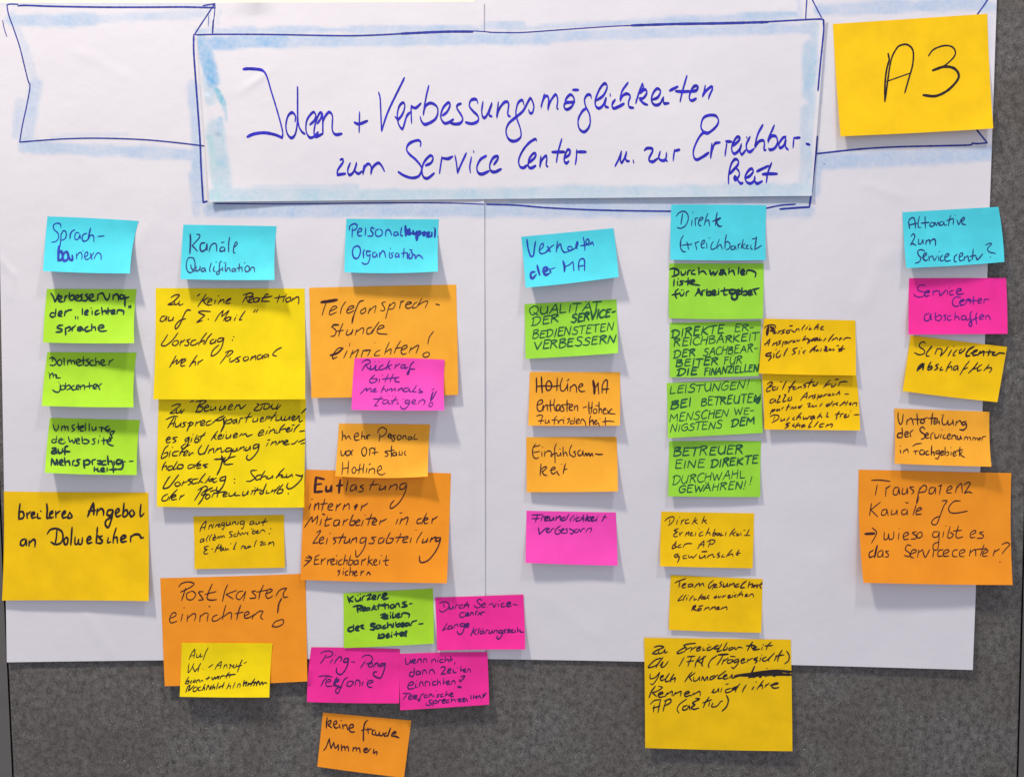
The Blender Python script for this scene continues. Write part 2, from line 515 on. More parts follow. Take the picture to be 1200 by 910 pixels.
UML = {'ä': 'a', 'ö': 'o', 'ü': 'u', 'Ä': 'A', 'Ö': 'O', 'Ü': 'U'}


def parse(s):
    out = []
    for st in s.split('|'):
        pts = []
        for t in st.split():
            sh = t.endswith('!')
            x, y = t.rstrip('!').split(',')
            pts.append((float(x), float(y), 1) if sh else (float(x), float(y)))
        out.append(pts)
    return out


GP = {k: parse(v) for k, v in G.items()}
GP2 = {k: parse(v) for k, v in G2.items()}
GP3 = {k: parse(v) for k, v in G3.items()}


def write(ink, text, x0, x1, y0, y1, xh, slant, nib, alt=0.3, jit=1.3, link=0.5, scrawl=False):
    """one word or line: from x0 to x1, baseline y0 to y1, x-height xh"""
    r = ink.r
    adv, shapes = [], []
    for ch in text:
        um = ch in UML
        c = UML.get(ch, ch)
        a = ADV.get(c, 9.2)
        g = None if c == ' ' else (GP2[c] if (c in GP2 and r.random() < alt) else GP[c])
        if scrawl and c in GP3 and r.random() < .72: g = GP3[c]
        if um:
            yy = 21 if c.isupper() else 14
            g = g + [[(2.6, yy - .4), (3, yy + .6)], [(6, yy), (6.4, yy + 1)]]
        adv.append(a * (1 + r.uniform(-.06, .06)))
        shapes.append(g)
    tot = sum(adv) - 0.8
    k = (x1 - x0) / tot
    u = xh / 10.0
    cx = 0.0
    prev = None
    for a, g, ch in zip(adv, shapes, text):
        if not g: prev = None
        if g:
            first = True
            sy = 1 + r.uniform(-.09, .09) * jit
            dy = r.uniform(-.55, .55) * jit
            ds = slant + r.uniform(-.05, .05) * jit
            rot = r.uniform(-.04, .04) * jit
            for st in g:
                pts = []
                for p in st:
                    gx = p[0] + r.uniform(-.22, .22) * jit
                    gy = (p[1] if p[1] < 10 or xh > 9 else 10 + (p[1] - 10) * .74) * sy + dy + r.uniform(-.22, .22) * jit
                    X = x0 + (cx + gx) * k + (gy * ds - 2 * ds) * u
                    f = (cx + gx) / tot
                    Y = y0 + (y1 - y0) * f - gy * u + gx * rot * u
                    pts.append((X, Y) + tuple(p[2:]))
                w = nib * 0.5 * (1 + r.uniform(-.12, .16))
                if first and prev and ch.islower() and r.random() < link:
                    (qx, qy), (nx_, ny_) = prev, pts[0][:2]
                    if nx_ - qx < 7 * u * 1.2:
                        ink.stroke([(qx, qy), (qx * .45 + nx_ * .55, qy * .55 + ny_ * .45 + .06 * xh), (nx_, ny_)], w * .7, w * .8, 0.35)
                if first: e1 = pts[-1][:2]
                first = False
                ink.stroke(pts, w * 0.85, w * 1.12, 0.35)
            prev = e1 if (ch.islower() and ch in 'adehiklmntuäü') else None
        cx += a


# ------------------------------------------------------------------ the pinboard
FQ = [(-75, -190), (1290, -190), (1190, 1110), (24, 1110)]


def slab(name, quad, z0, z1, mat, parent, bev=0.0015):
    a = [P(x, y, z1) for x, y in quad]
    b = [P(x, y, z0) for x, y in quad]
    cen = sum(a, Vector()) / 4
    ins = [p + (cen - p).normalized() * bev for p in a]
    mid = [P(x, y, z1 - bev) for x, y in quad]
    vs = ins + mid + b
    fs = [(3, 2, 1, 0)]
    for k in range(4):
        n = (k + 1) % 4
        fs += [(k, n, 4 + n, 4 + k), (4 + k, 4 + n, 8 + n, 8 + k)]
    fs.append((8, 9, 10, 11))
    return mesh_obj(name, vs, fs, mat, parent, smooth=False)


def lx(y): return 8.5 + (y - 775) * 0.047          # left edge of the felt
def rx(y): return 1200 - (y - 650) * 0.028         # right edge of the felt


board = empty('pinboard', P(600, 1100))
tag(board, 'grey felt pinboard with grey side rails and a cream top rail behind the papers', 'pinboard')
YT, YB = -160, 1080
slab('felt_panel', [(lx(YT) + 1, YT), (rx(YT) - 1, YT), (rx(YB) - 1, YB), (lx(YB) + 1, YB)], -0.012, 0.0, M_FELT, board)
slab('side_rail', [(lx(YT) - 44, YT), (lx(YT) - .6, YT), (lx(YB) - .6, YB), (lx(YB) - 40, YB)], -0.012, 0.0018, M_RAIL, board)
slab('side_rail', [(rx(YT) + .6, YT), (rx(YT) + 44, YT), (rx(YB) + 40, YB), (rx(YB) + .6, YB)], -0.012, 0.0018, M_RAIL, board)
slab('back_panel', [(lx(YT) - 40, YT), (rx(YT) + 40, YT), (rx(YB) + 38, YB), (lx(YB) - 38, YB)], -0.022, -0.0125, M_GAP, board)
slab('top_rail', [(lx(-60) - 44, -40), (rx(-60) + 44, -52), (rx(-60) + 44, -6), (lx(0) - 44, 12)], 0.0001, 0.0006, M_TOPR, board, 0.0003)

# ------------------------------------------------------------------ flip chart sheets and the banner strip
def wave(px, py, sd):
    return 0.0006 * nse(px, py, 0.0062, sd) + 0.00022 * nse(px, py, 0.021, sd + 5) + 0.0006


SMEAR = [  # on the big sheets: x0,y0,x1,y1, half width, strength, teal
 (12, 24, 110, 23, 8, .42, 0), (110, 22, 236, 17, 6, .25, 0), (0, 4, 245, 5, 4, .22, 0), (15, 16, 40, 92, 5, .22, 0), (42, 100, 30, 165, 9, .38, 0),
 (24, 120, 18, 158, 6, .25, 0), (28, 172, 225, 181, 8, .38, 0), (60, 160, 150, 158, 3, .2, 0), (226, 100, 233, 236, 7, .42, 0),
 (245, 12, 245, 38, 4, .28, 0), (232, 36, 560, 34, 4, .42, 0), (258, 12, 252, 38, 3, .2, 0), (566, 31, 612, 28, 5, .4, 0), (600, 35, 932, 17, 5, .42, 0),
 (880, 18, 934, 15, 3, .55, 0.2), (245, 246, 945, 246, 10, .40, 0), (225, 205, 230, 250, 5, .35, 0), (600, 240, 948, 234, 7, .42, 0), (560, 243, 640, 250, 8, .3, 0),
 (936, 0, 938, 24, 4, .25, 0), (960, 12, 1150, 4, 8, .42, 0), (1030, 10, 1164, 9, 5, .3, .1), (962, 190, 1160, 180, 11, .45, 0),
 (958, 182, 956, 225, 7, .35, 0), (1160, 22, 1158, 150, 3, .15, 0), (965, 60, 960, 120, 3, .15, 0)]
SMEAR_B = [
 (232, 51, 330, 48, 8, .62, 0), (300, 49, 640, 45, 8, .42, 0), (600, 44, 950, 33, 7, .40, 0), (236, 48, 250, 96, 9, .70, .1), (243, 90, 247, 118, 7, .35, .5),
 (254, 105, 262, 122, 4, .8, .6), (262, 122, 266, 142, 2, .5, .4), (258, 140, 256, 156, 5, .5, .3), (252, 150, 262, 230, 12, .42, .6), (246, 160, 256, 232, 5, .5, 1),
 (250, 229, 560, 229, 9, .42, .6), (540, 229, 948, 223, 10, .40, .5), (300, 220, 420, 219, 4, .25, .3), (950, 55, 947, 110, 9, .45, .35), (955, 30, 946, 226, 5, .35, .35),
 (948, 60, 950, 80, 6, .4, .4), (945, 130, 943, 226, 8, .3, .3)]


def chalk_fn(lst):
    def f(x, y):
        best, teal = 0.0, 0.0
        wob = nse(x, y, 0.03, 3.3) * 2.4 + nse(x, y, 0.10, 9.1) * 1.2
        for (x0, y0, x1, y1, w, a, t) in lst:
            if x < min(x0, x1) - 3 * w or x > max(x0, x1) + 3 * w or y < min(y0, y1) - 3 * w or y > max(y0, y1) + 3 * w: continue
            dx, dy = x1 - x0, y1 - y0
            k = max(0, min(1, ((x - x0) * dx + (y - y0) * dy) / (dx * dx + dy * dy)))
            d = math.hypot(x - x0 - k * dx, y - y0 - k * dy) + wob
            q = (w * 1.2 - d) / (w * 0.6)
            q = max(0.0, min(1.0, q)); q = q * q * (3 - 2 * q)
            val = q * a * 1.25 * (1 + 0.3 * nse(x, y, 0.03, w))
            if val > best: best, teal = val, t
        return best, teal
    return f


LQ = [(-6, 3.2), (567, 2.2), (568.5, 771), (8, 775.5)]
RQ = [(556, -9), (1168.5, -12), (1140, 784.5), (558, 771.5)]


def fold(x, y, x0, y0, x1, y1, w, h):
    dx, dy = x1 - x0, y1 - y0
    L = math.hypot(dx, dy)
    k = ((x - x0) * dx + (y - y0) * dy) / (L * L)
    if k < -.2 or k > 1.2: return 0.0
    d = abs((x - x0) * dy - (y - y0) * dx) / L
    if d > 3 * w: return 0.0
    return h * math.exp(-(d / w) ** 2) * max(0, min(1, (k + .2) * 4, (1.2 - k) * 4))


FOLDS = [(-4, 300, 16, 322, 4, .0007), (16, 322, 12, 350, 3, .0005), (546, 560, 552, 612, 5, .0005), (398, 566, 392, 604, 5, .0004), (180, 260, 150, 300, 8, .0003),
         (450, 262, 480, 330, 9, .0004), (1035, 300, 1010, 360, 10, .0005), (720, 60, 760, 20, 6, .0003), (640, 700, 700, 745, 9, .0004), (960, 650, 1010, 760, 10, .0005),
         (100, 720, 130, 765, 8, .0005), (90, 60, 150, 90, 7, .0003), (1012, 215, 1060, 232, 6, .0003)]


def folds(x, y): return sum(fold(x, y, *f) for f in FOLDS)


def z_right(u, v, x, y):
    lift = 0.0045 * max(0, (v - .80) / .20) ** 2 * (0.25 + 0.75 * u) + 0.0012 * max(0, (u - .93) / .07) ** 2
    return 0.0005 + wave(x, y, 2.0) + lift + folds(x, y)


def z_left(u, v, x, y):
    over = 0.0011 if u > 0.95 else 0.0011 * max(0, (u - .80) / .15)
    lift = 0.0022 * max(0, (v - .86) / .14) ** 2
    edge = 0.0004 * max(0, (u - .985) / .015) ** 1.5
    bumpy = 0.0022 * max(0, 1 - abs(x - 298) / 26) * max(0, (0.02 - v) / .02)
    rail = 0.0010 * max(0, 1 - max(0, x - lx(y)) / 22)
    return 0.0006 + wave(x, y, 11.0) + folds(x, y) + over + lift + edge + bumpy + rail


sR = Surf(RQ, z_right, (0, 0.5, -1.2, 0))
sL = Surf(LQ, z_left, (0.5, 0, -1.0, 0.5))
LAYERS += [sR]
rs = sheet_obj('flip_chart_sheet', sR, 190, 240, M_SHEET, chalk=chalk_fn(SMEAR))
tag(rs, 'large white flip chart sheet filling the right half of the pinboard', 'paper sheet', 'white flip chart sheets side by side')
LAYERS += [sL]
ls = sheet_obj('flip_chart_sheet', sL, 180, 240, M_SHEET, chalk=chalk_fn(SMEAR))
tag(ls, 'large white flip chart sheet on the left half, empty ribbon drawn top left', 'paper sheet', 'white flip chart sheets side by side')

BQ = [(231, 39.5), (967.8, 20.8), (951.2, 229.5), (245.5, 236.6)]


def btop(x):   # the strip's top edge follows the drawn line
    pts = [(225, 39.6), (320, 39.3), (400, 40.8), (470, 39), (520, 36), (590, 36.6), (680, 32), (750, 28), (840, 26), (900, 24.5), (968, 20.8)]
    for (a, b), (c, d) in zip(pts, pts[1:]):
        if x <= c: return b + (d - b) * max(0, (x - a) / (c - a))
    return 20.8


def z_banner(u, v, x, y):
    k = min(1, max(0, (x - 480) / 200))
    k = k * k * (3 - 2 * k)
    h = 0.0017 + wave(x, y, 11.0) * (1 - k) + wave(x, y, 2.0) * k      # the glue holds it flat over the step between the sheets
    lift = max(0, (v - .82) / .18) ** 2 * (0.0006 + 0.0016 * max(0, (u - .4) / .6) + 0.0024 * max(0, 1 - u / .12))
    cre = 0.0007 * math.exp(-((x - 300 - (y - 95) * -1.2) / 7.0) ** 2) * math.exp(-((y - 95) / 12.0) ** 2)
    flap = 0.0014 * math.exp(-((x - (242.5 + (y - 110) * 0.27)) / 2.2) ** 2) * (1 if 110 < y < 157 else 0)
    side = 0.0006 * max(0, (.012 - u) / .012) + 0.0008 * max(0, (u - .985) / .015)
    return h + 0.0005 + 0.0004 * (nse(x, y, 0.013, 21) + .5) + lift + cre + flap + side


class Banner(Surf):
    def fwd(s, u, v):
        x, y = bil(s.q, u, v)
        yt = bil(s.q, u, 0)[1]
        return x, y + (btop(x) - yt) * (1 - v)


sB = Banner(BQ, z_banner)
bs = sheet_obj('title_strip', sB, 270, 76, M_SHEET, chalk=chalk_fn(SMEAR_B))
tag(bs, 'wide white paper strip with the blue handwritten title glued across both sheets', 'paper strip')
LAYERS.append(sB)

# drawn ribbon outline, on the sheets and along the strip
NV = 0.78
def lines(parent, surf, strokes, name='drawn_outline', mat=I_NAVY):
    for k, (w, pts) in enumerate(strokes):
        ik = Ink(surf, 300 + k)
        ik.stroke(pts, w, w * 1.15, 0.3, 0.3)
        ik.build(name, mat, parent)


lines(ls, sL, [
 (.7, [(21, 5.2), (12, 5), (8, 6, 1), (10, 17), (16, 34), (23, 55), (29, 79), (33, 95), (35, 98.6, 1), (34.6, 106), (31, 125), (26, 148), (23, 166.6, 1), (40, 165.2), (75, 162.8), (115, 162), (165, 163.5), (205, 167), (239, 171)]),
 (.9, [(21, 7), (31, 6.5), (60, 7.6), (120, 8.6), (180, 8.6), (215, 8.4), (252, 9.2)]), (.8, [(238, 6.8), (251.5, 4.6), (252, 3.8, 1), (249, 8.6), (238, 25), (228, 40.4)]),
 (.6, [(252, 6), (251.4, 15), (250.2, 26)]), (.95, [(250, 24), (249.4, 33), (249, 39.5)]),
 (1.05, [(227, 41), (227, 60), (229, 90), (231.6, 125), (234.4, 165), (235.6, 195), (238, 237, 1), (242.5, 236)]),
 (.5, [(3, 24), (5, 34), (8, 43)]), (.35, [(244.5, 18), (244, 31)])])
lines(ls, sL, [(.6, [(567, 239.4), (545, 238.4), (520, 237.9), (470, 237.6), (420, 238), (330, 239), (252, 238.6)])])
lines(rs, sR, [
 (.85, [(570, 239.5), (604, 240.4), (640, 243.4), (690, 245.8), (740, 247), (790, 247.6)]), (.85, [(897, 244.2), (915, 240.6), (932, 239.4)]),
 (1.1, [(914, 245), (932, 243.6), (948.5, 242.6, 1), (950.6, 228), (954, 200), (956.4, 178), (957.8, 160)]),
 (.75, [(946, -6), (944.8, 10), (944.2, 22)]), (.7, [(949, -6), (956, 8), (963, 21.2)]), (.8, [(1160, -4), (1152, 8), (1143, 20)]),
 (.9, [(1143, 150), (1150, 159), (1157, 167.4, 1), (1146, 168.4), (1139, 167.8, 1), (1136, 170), (1100, 171), (1050, 172.2), (1005, 175), (958, 180)]),
 (.3, [(965, 192), (967, 192.6)])])
lines(bs, sB, [
 (.8, [(229, 41), (260, 40.4), (320, 40.6), (400, 42), (440, 41.2), (480, 39)]), (1.3, [(470, 39.6), (520, 37.4), (554, 37.2)]),
 (.6, [(554, 36.4), (568, 37.2), (575, 38), (590, 38.3), (612, 38.2), (650, 35.6), (680, 33.4), (720, 30.8), (750, 29.6)]),
 (1.35, [(740, 30), (790, 28.4), (840, 27.6), (900, 26)]), (.9, [(890, 26.2), (930, 24), (958, 22.6), (964.6, 23.2), (965.6, 27)]),
 (1.0, [(964.8, 23.5), (965.4, 34), (963.8, 52), (961.4, 75), (959.6, 95), (958.6, 106)])])

# the title, written with a broad marker
TI = """
284.8,81.3 292,80.7 304.2,81.7 309.6,84.3 313.3,91.6 317.5,106 323.5,125.5 329.6,147.2 331.4,156.9 330.5,161.4! 322.3,158 310.2,155.7 298,157 289.4,160.5
345.7,142.4 346.3,136.3 342.3,132 337.4,136.3 335,147.2 336.8,157 341.7,161.7 346.5,155.7 348.7,137.5 348.7,101.3! 348.7,132.7 350.1,147.2 353.8,154.5 357.4,157
363,146.2 368,141.7 370,135.8 367.6,131.4 362.5,136 359,143.3 358.8,154 362.5,161 367.5,160.4 373,155
371.7,145 375.8,139 377,132.5 374,133.3 370,143.3 368,154.2 369.2,160 373.3,159.2 378.3,156.7
378,133.3 378.3,156.7! 378.8,141.7 383.3,133.3 386.7,131.7 389.6,136.7 389.2,150 390.8,155.8 394.2,157.9 400.8,156.7
421.4,131.7 420.8,155
415,143.6 420.8,145.4 430.8,141.7
443.6,108.6 445.4,115 446.3,132.7 447.1,153.4! 455.5,129.2 473.9,91.4
463,137.1 466.9,139.8 472.2,132.7 474.4,123.9 472.2,120.4 467.8,124.8 465.6,134.5 466.9,145 471.3,151.2 473.9,145 476.6,136.2 480.5,131.8
482.3,144.1 481.8,132.7 481.8,124.8! 487.1,126.6 493.3,121.3
502.5,100.7 499.4,113.4 495.9,134.5! 498.5,124.8 504.7,120.9 511.7,124.8 513,132.7 509.1,140.6 498.5,145.9 494.1,142.4 492.4,137.1
518.5,135.5 524,131 527.5,123 525,120.5 519,127 516.5,137 520,144 525,144 531.5,140
540.5,121.5 536.5,123 535.5,127 542,138 540,144 534,145.5 528,144.5
560,121 558,116.5 552,117.5 550,124 554,130 560,136 560,142 553,145 545.5,143.5
566,119.5 564.5,130 566,137.5 570,136 576.5,121! 573,134 576.5,136.5
584,120 582,137.5! 585,128 591,120 596,121 595,134 598,136.5
614,123 612,117.5 607,121 604.5,132 606,140 610,152 610,161 603,165.5 596,163 593,154 596,145 605,137 613,130 619,119 622,115.5 625.5,124 624,132 621,132.5 619.5,129
638,110.5 636,118 633.8,126! 637,116 640.5,112.5 643,116 642,128.5! 645,119 651,111 653.5,117 652.5,127 654,127.8
670,120 663,120.5 661,125 664,128.5 670,125 673,117 669,111 664,115 663,120 673.5,119.5
671,105.5 678,105.5
693,115 692,111.5 688,111.5 685,117 686.5,125 691,135 691,147 685,154.5 679,151 677.5,141 682,131 687,127
698.5,118 707,112 711.5,102 708.5,98 703,104 698,116 698,124 702,127 707,123 710,115
710.5,115 709,124 713,126
715,110.5 715.2,112.5
721,117 717.5,122 718.5,127 724,125.5 731.5,121.5
736,97 729,107 726.5,118! 730,112 735,110 738.5,113 736.5,120 737.5,125.5 742.5,126.5
753,98 749,108 745,121
753,98 753.8,103 750,109! 756,105 758,109 754,115 749,116! 754,121 759,123
764.5,117 771,114 774,107 770,104 765,110 763.5,118 767,123 773,122 777,115
777.5,114 778,121 784,121
784.5,106.5 794.5,101.5
805,89 800,106 797,119
791.5,107 800,107.5 809,107
809,107.5 816,106 818,101.5 813,101.5 808.5,110 808,116 811,118 816,115.5
826.5,100.5 825,108 823,113! 828,106 834,101.5 835,104 831,113 830.5,116
398.5,187.5 401.5,186.5 402,190 396,199 395,205! 405,203.5
410.5,191 407.5,199 409,205 414,202 418,191! 416,200 420,203.5 424,201
426.5,194 425,204! 428,195 432,192 435,196 434.5,204! 437,196 443,191 447,194 450.5,200.5
492.5,171.5 493,166.5 489,164.5 480,168 476.5,174 479,180 488,188 494,197 491,206 483,208.5 474,206 466.5,201.5
498.5,194 505,191 507.5,185 504,182.5 497,190 494.5,199 496,207 501,209 509,203
518,184 516.5,193 515,203
518.5,185.5 525,186 530.5,183.5
533.2,182.5 535,192 536,202.5! 541,191 546.5,179.5
552.5,184.5 550.5,195 551.2,202
555,177.2 555.2,178.5
570,182.5 563,187 559,195 560,202 565,204 573,200.5
578.5,193 583,187 583.5,183 578,185 574,193 575,200 580,201.5 587.5,198
628.8,165 627.5,163 620,167.5 612.5,176.7 607.9,187.5 609.2,195 613.3,196.7 618.3,193.3
619.6,190.8 625.8,185.8 628.3,180.8 625,180 620,186.7 619.2,195 622.5,197 628,194.2
633.8,183.3 632.5,195.8! 635,187.5 640,182.5 640.8,186.7 640,193.3 642,195.4
658.3,163 654.2,177.5 652,190
646.7,178.3 661.7,178
661.7,185 666.7,181.7 668.3,176.7 665,175.8 661.7,183.3 661.3,189 663.8,191.3 666.7,189
675.8,175.8 675.4,185 674.2,192.5
676.3,178 687,178
728.3,177.5 725,186.7 720.8,194.6
728.3,178 727,186.7 728.3,190.8 731.7,185.8 734.2,178! 733,186 735,188.8 737.5,188.8
742,187.8 742.5,190.8
755,176.3 758.3,173.8 764.2,174.2 765,176.7 760.8,185 760.8,188.3 765,189.6 770.8,185.8
773.8,177.5 772,185 775.8,188.3 780,186.7 781.3,179! 780.4,186.7 782,189
790.4,175.8 788.8,188
790.4,177 796.7,175.4
828.1,155.1 824.6,154.3 821.5,149 823.7,139.3 829.9,135.4 838.7,135.8 842,142 838.7,149 829.9,156 823.7,156 817.6,163.9 812.7,176.2 813.2,184.1 816.7,187.2 823.7,183.7 830.8,178.9
834.3,168.3 832.5,185! 835.1,174.5 837.8,168.3 843.9,167
851.8,167.5 849.6,182.4
850.5,165.7 857.6,166.1
858.9,171 865,165.7 867.2,161.3 863.3,160.9 858.4,169.2 857.6,176.2 860.6,180.2 865.9,176.2 869,169.2! 867.2,177 869.4,181 873.8,176.2
875,161 875.4,161.6
879,160.4 874.7,169.2 875.6,176.2 879,178 883.5,174.5
894,146.4 887.9,157.8 884.4,172.7! 889.6,165.7 894.9,164.8 895.8,169.2 895.3,175.4 897.5,175.8
907.4,147 901.3,160.8 899.7,166.3! 904,159.7 909.6,160.2 911.2,167.4 907.4,174 901.9,175.6 900.8,174
921,160.2 917.3,161.9 912.9,168.5 914,173.4 918.4,170.7 921,163! 920.5,171.8 923.8,175.6
930.4,161.3 929.3,172.9
931,161.9 937.6,161.3
944.7,168.5 949,169.6
853.7,215 854,205 856.7,193 860.7,187 864.7,187.7 864.7,193 855.3,203.7
862.7,197.3 866,201 866,206.3 862,211 860,209 862,207 865.3,212.3 868,215 870.7,214.3
872.7,209 878.7,206.3 882.7,201 881.3,197.7 877.3,199.7 873.3,207 874.7,213 879.3,215 883.3,212.3 884.7,207! 884.7,213 888,215 893.3,212.3
886.7,201 900.7,194.3
904.3,191 900,201.7 898,213.7
893.3,204.3 901.3,203.7 911,203.7
"""
tl = [l for l in TI.strip().split('\n')]
WORDS = [(0, 5), (5, 7), (7, 35), (35, 38), (38, 47), (47, 55), (55, 58), (58, 62), (62, 75), (75, 81)]
for k, (a, b) in enumerate(WORDS):
    ik = Ink(sB, 40 + k)
    for l in tl[a:b]:
        pts = parse(l)[0]
        ik.stroke(pts, 0.86, 1.9, -0.12, 0.5)
    ik.build('title_word', I_TITLE, bs)

